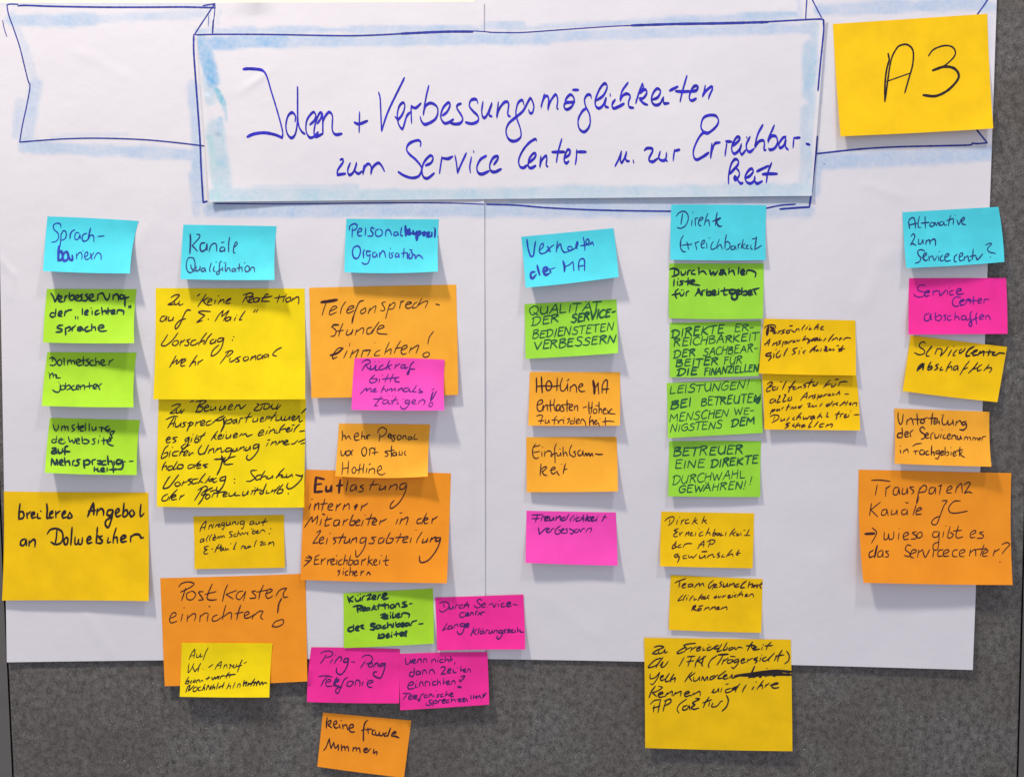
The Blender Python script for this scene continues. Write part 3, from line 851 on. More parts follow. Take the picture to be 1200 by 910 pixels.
# words traced stroke by stroke: x0, y0, scale of the reading, then strokes ('|' between strokes, '/' between words)
TRACE = {
'sprach': (50, 250, 10, """215,165 205,125 165,115 125,140 135,190 180,235 185,290 150,330 105,338|215,240 210,330 200,400|212,260 240,205 270,215 275,270 250,305 215,315|
w1.2 320,295 325,240 350,205 375,195|425,230 395,225 375,265 385,305 415,300 435,250|w1.3 435,245 440,295|515,235 480,245 462,285 475,325 510,320 545,290|w1.3 560,175 545,240 530,310|
535,290 565,255 595,265 600,330|645,270 720,265 / w2.2 190,385 185,470 183,555|w2 185,470 215,445 235,490 220,540 190,550|w2 255,460 235,510 250,555 290,540 300,490 280,450 250,465|w1.8 305,490 320,540 350,545 345,490|
395,470 400,535|400,500 425,462 450,460 462,500 455,540|468,437 473,440|490,510 525,490 525,455 500,460 490,510 510,540 545,530|w1.4 560,470 575,535|545,530 590,475 600,460|600,535 625,480|605,520 640,465 680,480 685,545"""),
'kanaele': (210, 260, 10, """w1.3 128,145 132,220 125,370|205,145 235,150 235,185 150,280! 175,300 215,345|w1.2 300,245 255,255 245,310 265,345 310,320 325,255! 325,330|350,345 370,280 410,250 435,270 440,345|
520,295 490,300 475,335 495,345 530,330 530,300! 535,345|495,240 525,238|590,180 580,250 578,350|640,300 680,260 665,235 645,270 635,330 640,365 655,360 /
150,420 105,425 82,500 95,570 130,595 175,560 185,480 165,425 140,415|135,500 145,545 185,580|200,520 195,565 215,575 240,550 245,520! 245,570|300,540 270,545 262,575 285,580 305,550! 310,585|
375,480 355,560 365,585|410,520 400,570 420,580|432,468 434,472|495,460 475,480 470,560 470,600 445,615 435,590 470,570 500,550|505,530 510,575|525,475 530,476|545,480 540,560 550,580 570,540 590,545 600,580|
650,545 625,550 620,580 645,575 655,545! 665,585|705,490 700,580|675,545 735,530|735,530 738,580|765,480 770,480|790,515 770,540 780,580 815,575 820,530 795,510|830,575 840,540 865,530 880,545 882,585"""),
'personal': (400, 250, 10, """95,195 100,150 150,122 185,140 170,185 125,205|130,170 125,280|195,225 235,205 235,180 210,180 190,220 200,260 240,262|285,170 280,260|385,180 355,165 345,195 370,235 360,265 310,265|
440,185 405,200 400,245 425,270 470,255 480,210 455,185|520,265 520,215 545,190 570,205 590,255|660,220 625,220 615,250 640,262 665,230! 670,260|705,165 695,230 700,260 720,262 /
w2.3 750,150 755,210 758,260|w2.2 760,215 800,185|w2.2 765,215 790,240 820,235|w2 800,195 800,240|w2 840,205 850,240 880,225|w2.6 885,215 885,310|w2 890,220 925,215 915,250 890,255|w1.8 945,235 975,220 980,255 955,255|
w1.8 995,230 1030,225 1005,265 1045,270|w1.8 1060,225 1060,270|w1.8 1100,185 1095,280|1085,170 1092,172|1130,270 1132,272 /
w1.2 185,385 145,400 130,460 150,520 190,525 220,470 220,410 190,380 165,385|w1.2 262,520 258,455 270,425|290,440 345,445|330,450 300,450 295,480 315,500 335,480 330,540 310,585 270,595 240,575|400,455 370,465 370,505 400,510 415,470! 420,510|
w1.2 450,515 448,460|450,490 480,440 505,455 520,515|565,455 560,510|572,408 576,410|610,460 585,470 600,500 590,520 565,520|660,465 635,475 635,510 665,505 670,470! 680,515|735,410 725,520|705,470 765,460|
w1.6 775,465 775,525|800,425 830,430|w1.3 800,470 790,520 820,525 835,480 815,440|835,490 860,485 870,530 885,500 910,490 935,505 955,530"""),
'verhalten': (605, 265, 10, """w1.3 125,155 135,240 155,320 175,355 200,345 210,280 225,180|270,285 315,240 315,205 290,215 270,270 285,320 330,315 380,285|w1.2 365,235 400,300|345,300 410,240 440,220|485,180 475,240 470,300|
475,270 500,220 520,210 530,260 560,305 600,300|650,240 610,240 605,270 640,285 655,250|600,300 650,280 700,250|690,260 720,220 715,180 700,220 700,255 715,260|785,130 800,210 805,285|755,230 850,215|830,215 855,180 835,150 815,180 830,215 860,215|
865,195 870,215 890,185 905,225 / w1.8 215,535 175,545 170,595 195,610 230,570|w1.8 245,460 260,520 275,570|w1.8 310,530 365,515 355,485 320,495 325,550 350,570 385,555|w1.5 390,500 405,545|w.7 390,510 455,485 /
w2 548,410 565,470 565,530|575,470 610,460 665,415! 670,460 675,525|w1.2 735,515 730,450 745,395 780,380 800,410 800,520|735,470 795,460"""),
'direkte': (780, 235, 10, """125,185 155,145 210,125 255,155 265,220 235,290 180,325 135,315|w1.2 200,150 190,210 180,275|310,225 305,295|318,135 322,140|345,205 350,295|345,230 360,205 380,205|385,245 435,215 440,200 410,200 385,245 395,290 415,295|
495,150 470,220 455,285|465,250 500,225 510,260 515,295|w1.2 605,140 590,220 585,290|550,245 640,200|w1.3 645,205 600,240 605,270 625,300 655,300 /
210,410 180,460 180,530|w1.1 170,485 175,550 200,595 235,600|190,525 250,515 280,515 310,510|w1.2 250,485 270,570|345,490 355,530 365,575|345,500 390,480|420,520 455,490 455,465 430,475 415,520 430,555 455,550|480,495 485,560|512,435 515,440|
560,480 535,520 535,570 570,565 600,540|630,455 605,520 605,565|610,540 640,515 655,540 665,570|w1.2 712,400 700,470 695,560|700,500 725,480 755,510 745,560 710,575|800,530 770,540 770,570 800,570 815,530! 825,575|850,510 850,565|850,530 875,500|
910,455 885,560|930,505 890,540! 930,565|940,535 965,520 945,560 975,560|1000,520 1000,565 1020,570|w1.3 1065,425 1055,500 1045,575|1015,450 1065,440|w.9 1045,575 1125,525"""),
'alternative': (1055, 240, 10, """95,215 110,170 150,150 170,180 180,275|w1.2 98,200 110,275|110,235 200,215|225,135 210,200 212,260 240,265|290,135 295,270|245,215 340,205|365,205 345,235 360,255 395,240 390,210 365,205|400,240 405,205 420,235|425,245 440,205 450,210 455,245|
495,195 465,205 465,240 500,230 510,195! 520,240 545,230|590,125 575,180 565,245|545,185 620,160|625,165 620,230|640,120 642,124|665,175 685,230 715,165|720,200 750,170 745,145 720,175 725,220 765,232 /
w1.2 125,370 150,340 170,360 160,400 120,470! 145,455 185,475|w1.1 215,400 215,455 245,455 265,405! 270,455|w1.3 300,465 305,415|w1.2 305,430 340,410 350,460|w1.2 350,430 390,400 412,420 412,475 /
285,540 240,525 205,545 215,590 240,620 225,665 175,685|w1.2 255,620 305,585 300,565 275,580 270,630 300,655 320,640|335,600 340,655|340,620 375,600 400,650 430,600|450,600 450,650|460,545 463,548|495,590 470,620 475,655 510,650|
520,620 570,590 560,570 530,590 520,630 540,660 590,650|665,580 635,610 635,660 660,665|685,620 730,590 730,565 705,570 690,610 700,655 740,645|750,650 750,605|755,625 790,600 805,660 830,640|855,520 845,640|815,605 885,590|w1.2 885,600 900,640 920,630 965,575 /
1000,470 1050,450 1070,460 1025,510 1040,550 1115,570|1055,610 1058,615"""),
'breiteres': (10, 580, 7.059, """95,70 88,130 85,200|90,140 115,135 128,165 115,190 85,195|150,145 155,190|155,160 180,135|185,165 215,155 210,140 190,150 195,185 225,180|240,150 240,185 265,190|265,130 268,132|315,70 320,120 318,185 345,180|340,160 365,145 360,130 340,150 345,185 370,180|
390,130 392,185|392,155 425,130|440,165 470,145 465,130 445,150 450,185 480,180|505,140 490,185 525,180 510,145 /
w1.2 655,175 680,110 700,65! 705,110 705,160|660,130 720,125|730,165 735,110|735,135 765,110 785,130 785,165|860,120 825,125 815,160 845,165 865,125! 850,200 825,265 800,240 810,205 860,175|880,155 915,130 905,110 885,135 895,175 930,165|
955,65 950,120 945,175|950,140 975,120 985,155 960,178 945,170|1020,120 1000,145 1015,175 1040,155 1030,125|1095,75 1088,150 1095,175 1120,150 / 135,360 105,375 100,410 130,410 145,365! 150,415|170,420 170,375|172,395 205,365 220,380 218,425 /
320,320 345,285 395,275 440,300 450,350 430,395 385,405 350,385|400,285 395,350 385,400|480,345 458,370 465,405 485,400 490,360 475,345|525,265 520,340 515,410|550,345 550,400 570,400 580,360! 580,400 605,400 610,350|645,375 680,360 670,340 650,360 655,395 690,390|
735,265 730,330 725,395|725,350 745,335|775,335 750,350 775,375 765,395 735,395|w.9 825,350 820,390 845,385|890,270 870,340 865,395|868,360 895,345 900,395|925,370 970,345 955,330 930,350 935,385 975,380|1010,385 1010,335|1012,345 1040,325 1080,325 1095,350 1115,350"""),
'zukeine': (180, 335, 6.667, """135,90 170,70 200,75 150,125 110,145! 150,145 165,130|165,115 165,145 195,135 200,115! 200,150 230,140 / w1.4 342,78 360,65|410,65 380,110 345,160|430,90 385,115! 415,150|430,130 455,110 445,100 425,120 425,150 455,145|485,110 475,140|505,75 508,78|
505,140 525,105|515,125 545,105 550,135|565,125 600,105 605,95 575,110 565,135 600,135 / 700,70 760,55 775,75 710,95|735,60 695,130|725,100 740,130|740,120 780,95 765,85 745,110 750,130 780,125|825,95 795,95 780,120 805,125 830,95! 820,125|
885,60 860,90 840,125|900,65 870,70|845,95 925,80|850,120 905,120|985,70 965,130|945,95 1035,80|1020,90 1010,125|1035,65 1038,66|1060,90 1035,100 1040,125 1065,115 1070,90 1055,88|1075,120 1090,95|1085,110 1110,90 1130,85 1135,110 1130,140 /
90,235 65,240 50,270 75,275 105,235! 95,275|120,240 115,270 145,265 155,240! 150,270|290,190 260,190 235,230 205,300 175,335 170,310 205,270 250,255 / 445,200 380,195! 350,205 400,230! 335,285! 380,270|425,258 430,260|480,275 510,225 545,190! 530,240! 590,190! 545,270|
595,240 570,250 560,270 585,270 605,240! 600,268|640,245 630,270|650,228 652,230|715,195 690,230 670,265 690,262|780,205 795,185|800,205 815,182 / 110,380 85,420 60,460 95,465 150,420 190,365|160,430 145,455 170,465 195,440 180,425 160,432|215,425 205,465|
210,445 245,420|285,415 260,425 275,445 265,465 240,462|330,420 300,430 290,460 320,460 350,440|415,365 380,410 350,460|365,440 395,425 390,455|455,370 420,410 400,455|470,415 445,430 445,450 475,440 490,415! 480,445|
545,405 510,410 500,435 530,430 550,405! 530,480 490,530 450,545 465,500 510,460|615,420 618,424|625,395 628,398 / 175,545 125,635|150,605 185,575 175,610|180,610 225,570 210,615|220,605 250,580 240,570 215,595 215,625 245,620|340,540 305,590 280,630|
295,605 325,590 325,620|350,590 345,615|345,600 385,575 / 560,520 600,505 620,515 575,555|590,510 555,560 520,605|590,585 600,560|595,595 630,580 650,560|680,550 650,565 670,585 640,595|725,550 700,565 710,585 740,570 735,550|755,580 770,550|
760,570 795,545 795,575|840,535 815,545 810,570 835,565 855,540! 850,570|890,530 865,540 870,560 900,535! 895,560|1000,480 960,500 930,535 960,548"""),
'telefon': (370, 340, 8, """w2.6 50,112 130,102 200,90|100,110 75,180 60,235|130,200 195,165 190,150 160,155 130,200 135,230 195,205|280,105 245,160 230,220|295,190 355,160 350,145 315,155 290,195 305,215 360,190|w1.1 450,95 410,110 380,170 355,240|w1.7 360,225 348,265 340,308|
455,170 420,195 430,220 465,200 465,165 450,170|490,220 510,165|500,195 545,155 565,150 550,210|655,110 620,120 645,165 640,190 605,190|695,125 675,190 655,265|685,155 730,115 745,130 725,170 680,180|800,100 785,170|w1.3 795,115 825,100|
845,140 900,120 890,110 860,115 840,150 865,170 900,155|950,110 920,130 905,165 945,160|995,75 970,120 945,160|955,145 1010,110 1050,105 1025,165|w1.3 1125,130 1160,138 / w1.6 215,325 170,325 150,345|w1.1 155,345 190,380 175,425 140,432|255,310 230,370 215,430|
190,385 260,375|300,370 285,410 305,420 335,395 350,365! 335,415|370,420 385,365|375,395 430,355 450,360 440,410|525,345 485,360 480,405 510,405 545,360|595,295 555,350 525,405|580,370 640,345 630,330 600,335 575,375 590,405 670,412 /
w1.8 135,610 200,590 255,545|w1.2 255,540 210,545 165,600 160,640 200,625|295,565 262,635|w.8 320,495 315,525|320,635 350,560|w1.1 335,600 400,555 385,600 372,640|425,625 445,560|w1.4 450,565 510,560|515,560 485,615|w.8 555,490 552,495|
605,560 570,575 550,610 600,610|690,485 665,540 645,600|655,580 705,550 700,600|795,475 755,540 735,590|745,545 805,535|810,560 855,535 850,515 820,525 800,570 815,600 850,590|875,585 895,530|885,560 945,520 965,520 940,590|
1105,385 1065,440 1050,505|1040,580 1005,600 1015,625 1055,620 1065,590 1040,578"""),
'postkasten': (190, 670, 7.5, """145,130 170,100 230,85 280,100 260,125 215,150 160,175|w1.2 205,140 190,190 170,250|250,170 215,190 220,235 265,240 295,195 265,165 250,170|360,170 320,175 345,215 360,240 320,245|w1.1 440,105 410,170 395,230 430,245 480,240|w.9 375,195 475,170 /
w1.1 575,110 550,170 530,255|w.9 655,160 560,195! 625,235|710,165 670,175 650,220 680,240 715,200 735,165! 715,250|825,165 790,170 820,205 820,225 770,230|w1.2 890,115 860,180 850,235|w.9 830,175 925,155|915,190 965,165 960,150 930,155 910,200 930,230 970,210|
1000,210 1025,165 1060,145 1095,140! 1065,185 1070,220 1105,215|w1.4 1050,230 1025,280 1015,355|1050,415 995,435 965,475! 1010,480 1060,455 1065,420 1040,415 / 75,405 120,380 115,355 85,365 65,415 80,445 130,430|180,365 165,430|190,312 195,312|
218,435 225,375|222,405 270,365 295,375 285,425|330,435 335,375|335,390 375,360 400,360|405,365 395,430|w1.2 410,300 420,302|485,375 450,390 440,425 480,425 530,390|w1.1 560,290 545,340 530,415|540,390 590,355 610,365 605,415|w1.2 690,290 670,350 655,415|
640,365 715,350|725,385 765,360 750,345 725,365 725,400 760,400 795,380|w1.2 790,410 805,370|800,385 850,345 885,345 865,390 885,415"""),
'entlastung': (350, 550, 6.667, """w2.6 135,60 130,120 125,175|w1.6 135,60 200,75|w1.4 140,115 180,110|w1.8 125,175 185,170|w2 215,130 215,165 245,160 255,125! 255,170|w2.2 325,80 318,130 315,180|w1.6 295,125 345,120|385,85 370,170|440,115 410,130 405,165 435,155 450,120! 450,165|
510,120 480,130 505,150 495,170 465,172|590,85 565,130 555,160|w.9 555,120 625,115|640,120 630,155 660,150 680,125! 675,160|705,160 720,120|712,140 755,115 770,130 760,160|840,105 800,115 790,150 820,150 845,115! 830,180 790,250 740,295 715,300 720,270 745,240 /
95,265 80,310|100,230 108,230|w1.2 120,315 130,265|125,290 155,260 155,310|205,230 190,280 180,320|170,270 225,262|230,295 265,280 260,265 235,275 230,310 265,315|290,320 300,270|295,295 330,262|345,315 360,270|352,295 390,265 395,310|w1.8 435,290 455,275 440,310|
485,320 495,275|490,295 540,262 / 45,450 80,400 105,365! 105,410! 150,360! 140,425|180,385 165,435|w1.2 185,345 205,352|225,365 205,435 240,430|205,395 260,380|310,390 280,400 275,435 305,430 320,390! 315,435|345,435 355,390|350,410 385,385|
425,350 405,400 400,430 430,430 440,400 415,400|450,415 480,400 470,390 450,405 450,435 480,430|505,395 490,440|520,355 523,356|570,345 550,400 540,435|525,385 600,375|575,415 610,400 600,385 580,400 575,425 605,430|630,430 640,395|635,410 685,385 /
775,385 760,425|790,340 808,335|w1.1 790,425 805,380|795,400 850,370 855,380 840,430 / 960,380 930,390 925,420 955,415|1000,340 975,390 960,425|975,400 1010,385 1000,375 980,390 985,420 1010,415|1040,420 1045,380|1042,395 1085,365 /
140,490 170,475 160,500 110,575! 145,570 165,560|165,555 195,540 190,525 165,540 165,575 195,570|225,535 215,580|245,495 248,496|300,530 270,535 290,560 270,580|350,500 330,540 315,575|300,530 370,525|365,535 355,570 385,565 400,535! 395,570|
405,575 425,535|415,555 450,530 450,570|525,530 490,535 480,570 510,565 530,530! 515,600 480,660 450,680 445,630|605,525 570,530 590,550 580,575 545,575|660,530 630,540 625,575 655,565 670,535! 660,570|715,490 690,540 685,570 720,570 740,540 710,535|
800,495 780,540 765,570|755,530 825,525|820,550 855,530 845,520 820,535 815,565 850,565|880,530 870,570|915,470 918,471|965,485 930,540 920,570|975,540 965,570 995,560 1010,535! 1000,570|w1.3 1025,565 1040,530|1030,550 1070,525 1065,560|
w1.2 1110,530 1075,535 1080,560 1110,540! 1080,620 1020,700 965,725 945,710 945,675 / 55,685 95,690|50,708 90,712|75,670 100,695 40,755 / 160,665 130,680! 120,740! 160,735|125,705 155,700|175,740 180,695|178,715 210,690|225,740 228,700|226,715 250,695|
255,720 280,705 265,695 250,715 260,740 285,735|300,705 295,740|295,670 298,671|340,700 315,715 315,742 340,738|365,665 350,740|355,715 378,705 375,740|405,670 390,740 415,738 425,710 400,705|460,705 435,715 435,740 460,732 465,705! 465,740|
490,745 495,700|492,715 525,695|550,670 540,745|575,700 545,715! 580,745|590,725 610,710 600,700 585,720 595,745 615,740|635,705 630,740|645,668 648,669|685,670 678,740 695,745|660,712 705,705 / 325,785 305,790 320,805 305,828|350,790 345,820|352,770 354,771|
385,788 365,800 368,825 385,820|405,760 398,825|400,800 425,795 420,825|435,812 455,800 445,790 432,808 440,828 460,822|485,825 488,790|486,805 510,790|w1.2 530,822 545,800 560,820"""),
'transparenz': (1010, 555, 6.667, """75,50 140,48 220,58|120,85 105,165|185,175 190,105|w1.1 190,115 220,92|285,105 255,110 245,155 275,160 290,110! 295,160|320,110 315,155 345,150 355,110! 358,155|405,100 375,105 405,135 390,158|455,105 440,160 430,230|
445,130 480,90 505,100 495,135 450,145|w2 440,180 430,225|565,105 535,110 525,150 555,150 575,105! 575,155|620,85 605,160|w1.2 600,95 625,88|670,130 705,110 695,95 670,110 665,145 700,148|730,145 745,95|735,120 775,75 785,145|
800,85 830,65 845,80 800,150! 835,140 860,150 / 75,230 60,325|145,220 70,280! 125,335|190,275 160,285 155,320 185,315 195,275! 205,325|235,280 230,315 260,310 275,280! 275,320|345,275 315,285 315,315 345,310 355,280! 355,320|w.9 340,220 355,228 365,222|
425,240 400,320|425,295 465,275 455,262 430,280 425,315 465,312 / 625,210 665,210 640,250 610,330 585,390 555,395 545,375 570,345 610,330|770,210 720,215 680,260 690,300 740,305 825,290 / w2.2 25,468 100,465|80,420 115,460 75,540 /
175,455 175,510 200,505 210,465! 215,510 245,500 250,450|290,460 285,510|290,425 292,426|330,490 365,470 350,455 325,475 330,510 365,508|425,450 395,460 425,485 420,505 385,508|450,455 430,475 440,500 470,485 465,455 450,455 /
595,450 560,455 555,490 590,490 605,450! 600,540 590,590 560,590 560,550 600,530|640,450 632,495|655,405 658,406|690,410 670,490 690,500 715,475 690,455|755,405 735,480 750,500 790,490|715,445 780,440 / 855,475 890,455 880,440 850,460 850,495 885,495|
950,450 920,460 950,480 940,500 900,502 / w1.3 90,595 60,615 60,650 95,640|w1.8 120,560 110,600 100,650|160,595 130,610 125,645 155,640 165,600! 165,650|210,600 185,605 205,625 205,645 180,648 / 385,560 355,555 340,590 375,620 365,645 330,635|
385,625 425,605 415,590 390,600 380,645 405,655|435,650 445,590|440,615 475,590|475,595 495,650 530,590|560,600 555,650|635,590 600,600 595,640 630,640|640,625 680,605 670,590 640,605 640,640 680,640|750,590 715,600 710,640 745,645|
765,625 805,605 795,590 765,605 765,640 800,645|840,640 850,590|845,615 885,590 890,640|955,550 925,640|890,590 975,580|945,625 985,605 975,590 950,605 945,640 980,640|1025,640 1040,590|1035,610 1075,585|1095,550 1130,535 1155,550 1120,590 1095,625|w1.2 1078,685 1080,688"""),

'verbess': (50, 335, 10, """95,85 125,130 145,185 165,140 190,90|175,155 215,150 220,125 195,120 180,145 195,180 240,185|255,180 265,115|262,140 290,110|315,80 310,130 325,165|320,125 350,105 370,130 350,165 325,165|375,150 420,135 415,110 385,120 380,155 410,175|
470,100 440,110 460,140 445,170 415,175|530,95 500,105 525,135 510,170 465,172|535,150 590,125 585,100 550,110 545,155 580,175 620,170|640,165 650,110|640,105 700,85 730,140 755,165 780,130 785,90|825,160 825,100|828,125 860,95 885,115 890,165|
945,110 915,105 905,140 935,150 960,110! 965,180 965,235|w1.3 960,190 965,235|950,150 1010,130 / 155,270 150,320 145,355|140,320 105,315 85,345 115,365 150,350|185,335 225,320 215,295 190,310 185,345 225,355|255,350 265,290|260,315 300,285 340,280 /
w.8 385,355 385,385|w.8 412,358 412,388 / 465,265 465,335|490,320 530,305 525,285 500,295 495,330 530,340|w.8 580,290 580,335|w.7 565,258 570,262|655,285 620,300 620,335 665,320|690,250 695,290 700,335|700,305 735,290 745,325|
765,255 765,330|730,300 810,285|800,315 845,300 835,280 805,295 810,325 850,325|870,325 880,285 920,285 950,300 945,335 / w1.2 1010,235 1012,255|w1.2 1030,232 1032,252 /
235,460 190,465 170,490 225,510 215,535 155,540|265,490 270,575|w1.2 268,530 270,570|270,500 310,480 330,505 300,530|345,530 350,480|350,500 385,460|410,485 450,480 450,520 415,520 410,500 450,495|450,480 480,520|530,475 495,500 510,530 560,520|
575,445 575,520|575,495 610,480 620,520|650,495 715,485 705,460 665,465 650,500 680,530 750,525"""),
'dolm': (50, 410, 10, """80,100 110,85 145,110 160,150 130,180 85,175|110,95 115,135|205,110 175,130 175,165 205,180 225,150 215,115|250,90 252,180|290,175 295,115|298,140 325,115 335,165|338,140 360,120 375,165|395,150 440,135 430,110 400,120 390,150 420,180 460,175|
475,80 475,175|440,125 510,120|545,105 510,115 540,150 525,180 490,180|600,120 560,130 560,175 620,180|620,90 625,180|625,145 655,135 665,170|680,150 720,140 715,115 685,125 680,160 710,180 740,175|775,175 785,120|785,140 830,105 /
80,275 85,335|85,300 115,270 125,320|125,300 150,285 155,325|165,290 165,325 190,325! 210,325|w.8 65,262 68,265 / 115,465 150,490 190,490 205,455 205,400|w.8 185,375 190,380|235,415 210,435 220,465 255,455 260,425 235,412|268,385 270,460|270,430 310,410 325,445 285,465|
370,415 340,430 350,465 390,460|395,440 430,430 420,410 395,420 395,455 425,460|440,460 445,415|445,435 475,410 490,425 490,460|545,380 550,450|500,430 590,415|590,440 635,425 620,400 595,415 595,450 630,455|w1.1 670,465 650,425 640,400|650,430 690,390"""),
'umst': (50, 485, 10, """120,120 135,170 160,195 180,165 185,125|220,195 225,140|225,160 255,140 265,190|265,160 290,145 300,195|375,125 345,135 350,165 375,180 340,205|415,100 420,190|395,155 450,140|430,170 480,150 470,135 440,155 445,195 480,195|500,105 500,195|545,110 545,195|
575,145 585,190 610,185 625,145! 625,190|w1.2 690,205 690,150|660,155 720,165 745,205|w1.2 770,140 740,160 750,195 790,170! 765,215|800,250 840,205 810,200 790,220 800,250 815,275 795,285 780,265 /
w.9 165,255 160,300 145,335|w.9 150,295 115,300 105,325 135,335 165,325|w.9 185,320 230,300 220,285 190,300 190,335 245,345 265,325|w.8 245,300 250,302 / 300,265 320,325 345,300! 365,340 380,310 380,280|w1.1 390,320 430,305 420,285 395,300 400,340 435,345|
w1.2 460,265 465,335|w1.1 465,310 500,295 545,320 510,345 470,340|w.9 620,285 585,295 610,325 600,350 575,350|w.9 655,300 650,345|w.8 665,255 672,260|w1.1 715,275 715,355|690,310 760,300|w1.1 750,325 800,310 785,290 755,310 765,345 800,365 830,370 /
w1.6 110,400 150,400 155,430! 115,430 105,455 145,460 160,435! 165,460|w1.5 180,410 190,455 225,445 235,405|w1.5 295,375 265,385 260,430 260,475|w1.4 235,435 320,440 /
w1.5 100,600 105,520|w1.7 110,525 150,590 165,530 175,595|w1.5 195,570 235,560 225,535 200,550 200,585 240,600|w1.5 255,510 265,600|w1.5 265,565 305,550 320,600|w1.4 350,600 355,550 375,545|w1.5 440,530 400,540 425,575 405,600 370,600|
w1.7 480,540 490,630|w1.5 480,560 520,535 555,560 530,590 495,590|w1.5 585,590 580,545 620,530|w1.6 640,545 680,550 680,580 640,580! 690,590|w1.5 740,545 700,555 700,590 745,590|w1.6 760,490 770,590|w1.4 770,560 805,550 820,595|w1.3 835,550 840,595|
w1.7 910,535 870,540 865,575 905,580 930,540! 940,600 925,640 890,645|1015,552 1060,550|w.9 940,560 970,555 / w1.6 605,620 605,670|w1.3 610,650 650,635|w1.4 625,645 665,675|w1.4 680,660 720,650 710,630 680,645 690,670 730,672|w1.3 755,630 755,670|
w1.7 825,605 830,680|w1.4 780,650 880,645"""),
'bennen': (180, 460, 6.667, """140,105 185,90 210,95 170,130 125,160! 160,160 175,145|180,135 180,160 205,150 215,130! 215,160 240,130|285,75 300,62|w1 302,72 315,60 / 330,70 390,60 410,70 340,110|w1.1 370,65 330,150|w1.2 345,105 385,115 370,145 325,150|400,120 430,110 420,95 400,115 400,145 435,135|
450,105 445,135 470,130 485,105! 485,135|525,100 515,135 540,130 560,100! 560,130|590,115 615,105 610,90 590,105 585,130 615,130|630,130 650,95|640,110 670,95 680,125 720,95 / 805,85 820,95 785,135 830,135 850,105|870,95 860,125 890,125 905,95 880,85 830,95|
905,120 930,90|925,95 925,125 955,120 975,85|w.9 970,95 960,130 995,95 / 95,210 150,185 190,185|160,190 110,275|125,250 155,235|w.9 175,190 150,265|170,235 170,265 195,260 215,235! 210,265|255,230 230,235 245,255 220,270|265,240 290,230 310,240 275,265|
w1.1 290,225 260,300|325,260 335,225|330,240 370,220|365,245 400,230 390,215 370,230 370,255 400,250|450,215 415,230 415,255 450,245|w1.1 550,180 505,200 455,240|w1.1 480,215 520,215 560,190|w1.4 545,200 550,250 525,305|
570,205 545,260|570,220 610,205 600,235 560,240|650,205 620,220 625,240 650,215! 650,240|665,240 680,200 700,200|755,155 730,200 720,230|710,195 770,185|780,200 775,225 805,220 815,195! 810,225|835,210 860,200 850,190 835,205 835,225 860,220|
870,220 885,190 910,185|960,150 925,200 915,220|w.8 890,205 960,175|960,190 955,215 985,210 1000,185|1000,185 1000,215 1025,205|1030,185 1020,215 1050,205 1065,185 1060,215|1080,205 1105,190 1095,180 1080,195 1085,215 1115,205 1135,180 1140,225 1165,215|
w1.3 1155,160 1190,125 /
95,370 130,360 120,345 100,365 105,390 130,385|185,345 150,355 175,375 150,390 / 275,345 245,365 255,380 280,345! 270,390 240,435 215,425 250,395|300,350 290,385|w.9 305,325 310,327|340,330 320,380 345,385 350,360 330,360|405,310 370,350 360,380|w.9 345,345 400,330 /
w1.1 500,300 475,330 450,370|490,330 470,345! 490,365|505,345 535,335 520,325 505,340 505,360 535,355|550,325 540,355|w.8 565,305 568,307|570,325 565,355 590,350 605,325! 600,350|625,340 655,325 645,315 625,330 625,350 655,345|670,340 690,315|690,330 720,320 730,340 770,325 /
820,320 860,305 850,290 825,310 820,335 860,325|890,295 875,325|900,268 905,270|900,320 915,290|915,300 940,285 945,315|w.8 960,290 955,315 985,305|w1.1 1025,245 990,280 985,310|990,290 1030,280 1035,300|1040,290 1065,280 1055,270 1040,285 1045,305 1070,295|
1085,275 1075,300|1080,255 1100,250|w1.1 1140,245 1110,275 1095,305|1140,302 1180,296 / w1.1 115,410 85,440 60,510 100,495 110,465 80,475|130,455 120,500|w.9 145,425 150,427|195,455 155,465 150,490 185,490|w1.1 280,405 230,440 200,490|205,465 240,460 230,490|
245,475 270,460 255,450 240,470 240,490 260,485|280,465 275,490 305,465 310,475 / w1.1 375,410 350,450 360,480 400,465 430,405! 395,480|425,475 440,440|430,460 465,435 470,470|480,465 500,430|490,450 525,430 530,465 555,450|w1.1 600,430 570,435 565,460 600,450 610,430! 600,480 570,525 535,530 530,500|
625,440 605,455 640,455 650,430! 655,455|665,450 680,425|675,440 705,420 705,450|725,425 715,450 740,445 755,415! 755,445|w1.1 815,400 785,410 780,435 810,425 825,400! 815,450 780,500 745,525 725,510 735,485 / 895,390 880,415|890,370 910,366|915,410 930,380|
925,395 955,380 955,405|965,405 985,375|980,390 1010,375 1010,400|1020,395 1050,380 1040,370 1020,385 1025,405 1060,400|1075,400 1100,395 1125,370|1130,385 1185,362|w.9 1150,398 1185,392 / w1.1 95,540 75,570 65,605|75,580 100,570 100,600|145,570 115,580 115,605 145,595 150,575|
185,535 160,580 155,600 180,590|w1.1 195,560 185,590 220,590 230,565 200,560 / 310,560 275,565 270,590 300,585 320,560|365,530 325,570 315,590|335,575 370,565 355,555 340,570 340,590 370,585|425,555 385,565 410,575 395,585|w1 395,585 420,580 /
w1.3 475,520 555,515|w1.4 560,505 535,540 520,590 495,640|w1.3 530,490 560,545|640,495 590,510 550,540 560,560 620,555|w1.6 530,515 550,540 / w1.1 125,655 95,700 75,745 120,735 165,680 195,640|w1 130,655 110,665|190,695 165,710 180,730 210,715 195,695|220,725 235,690|230,705 265,690|
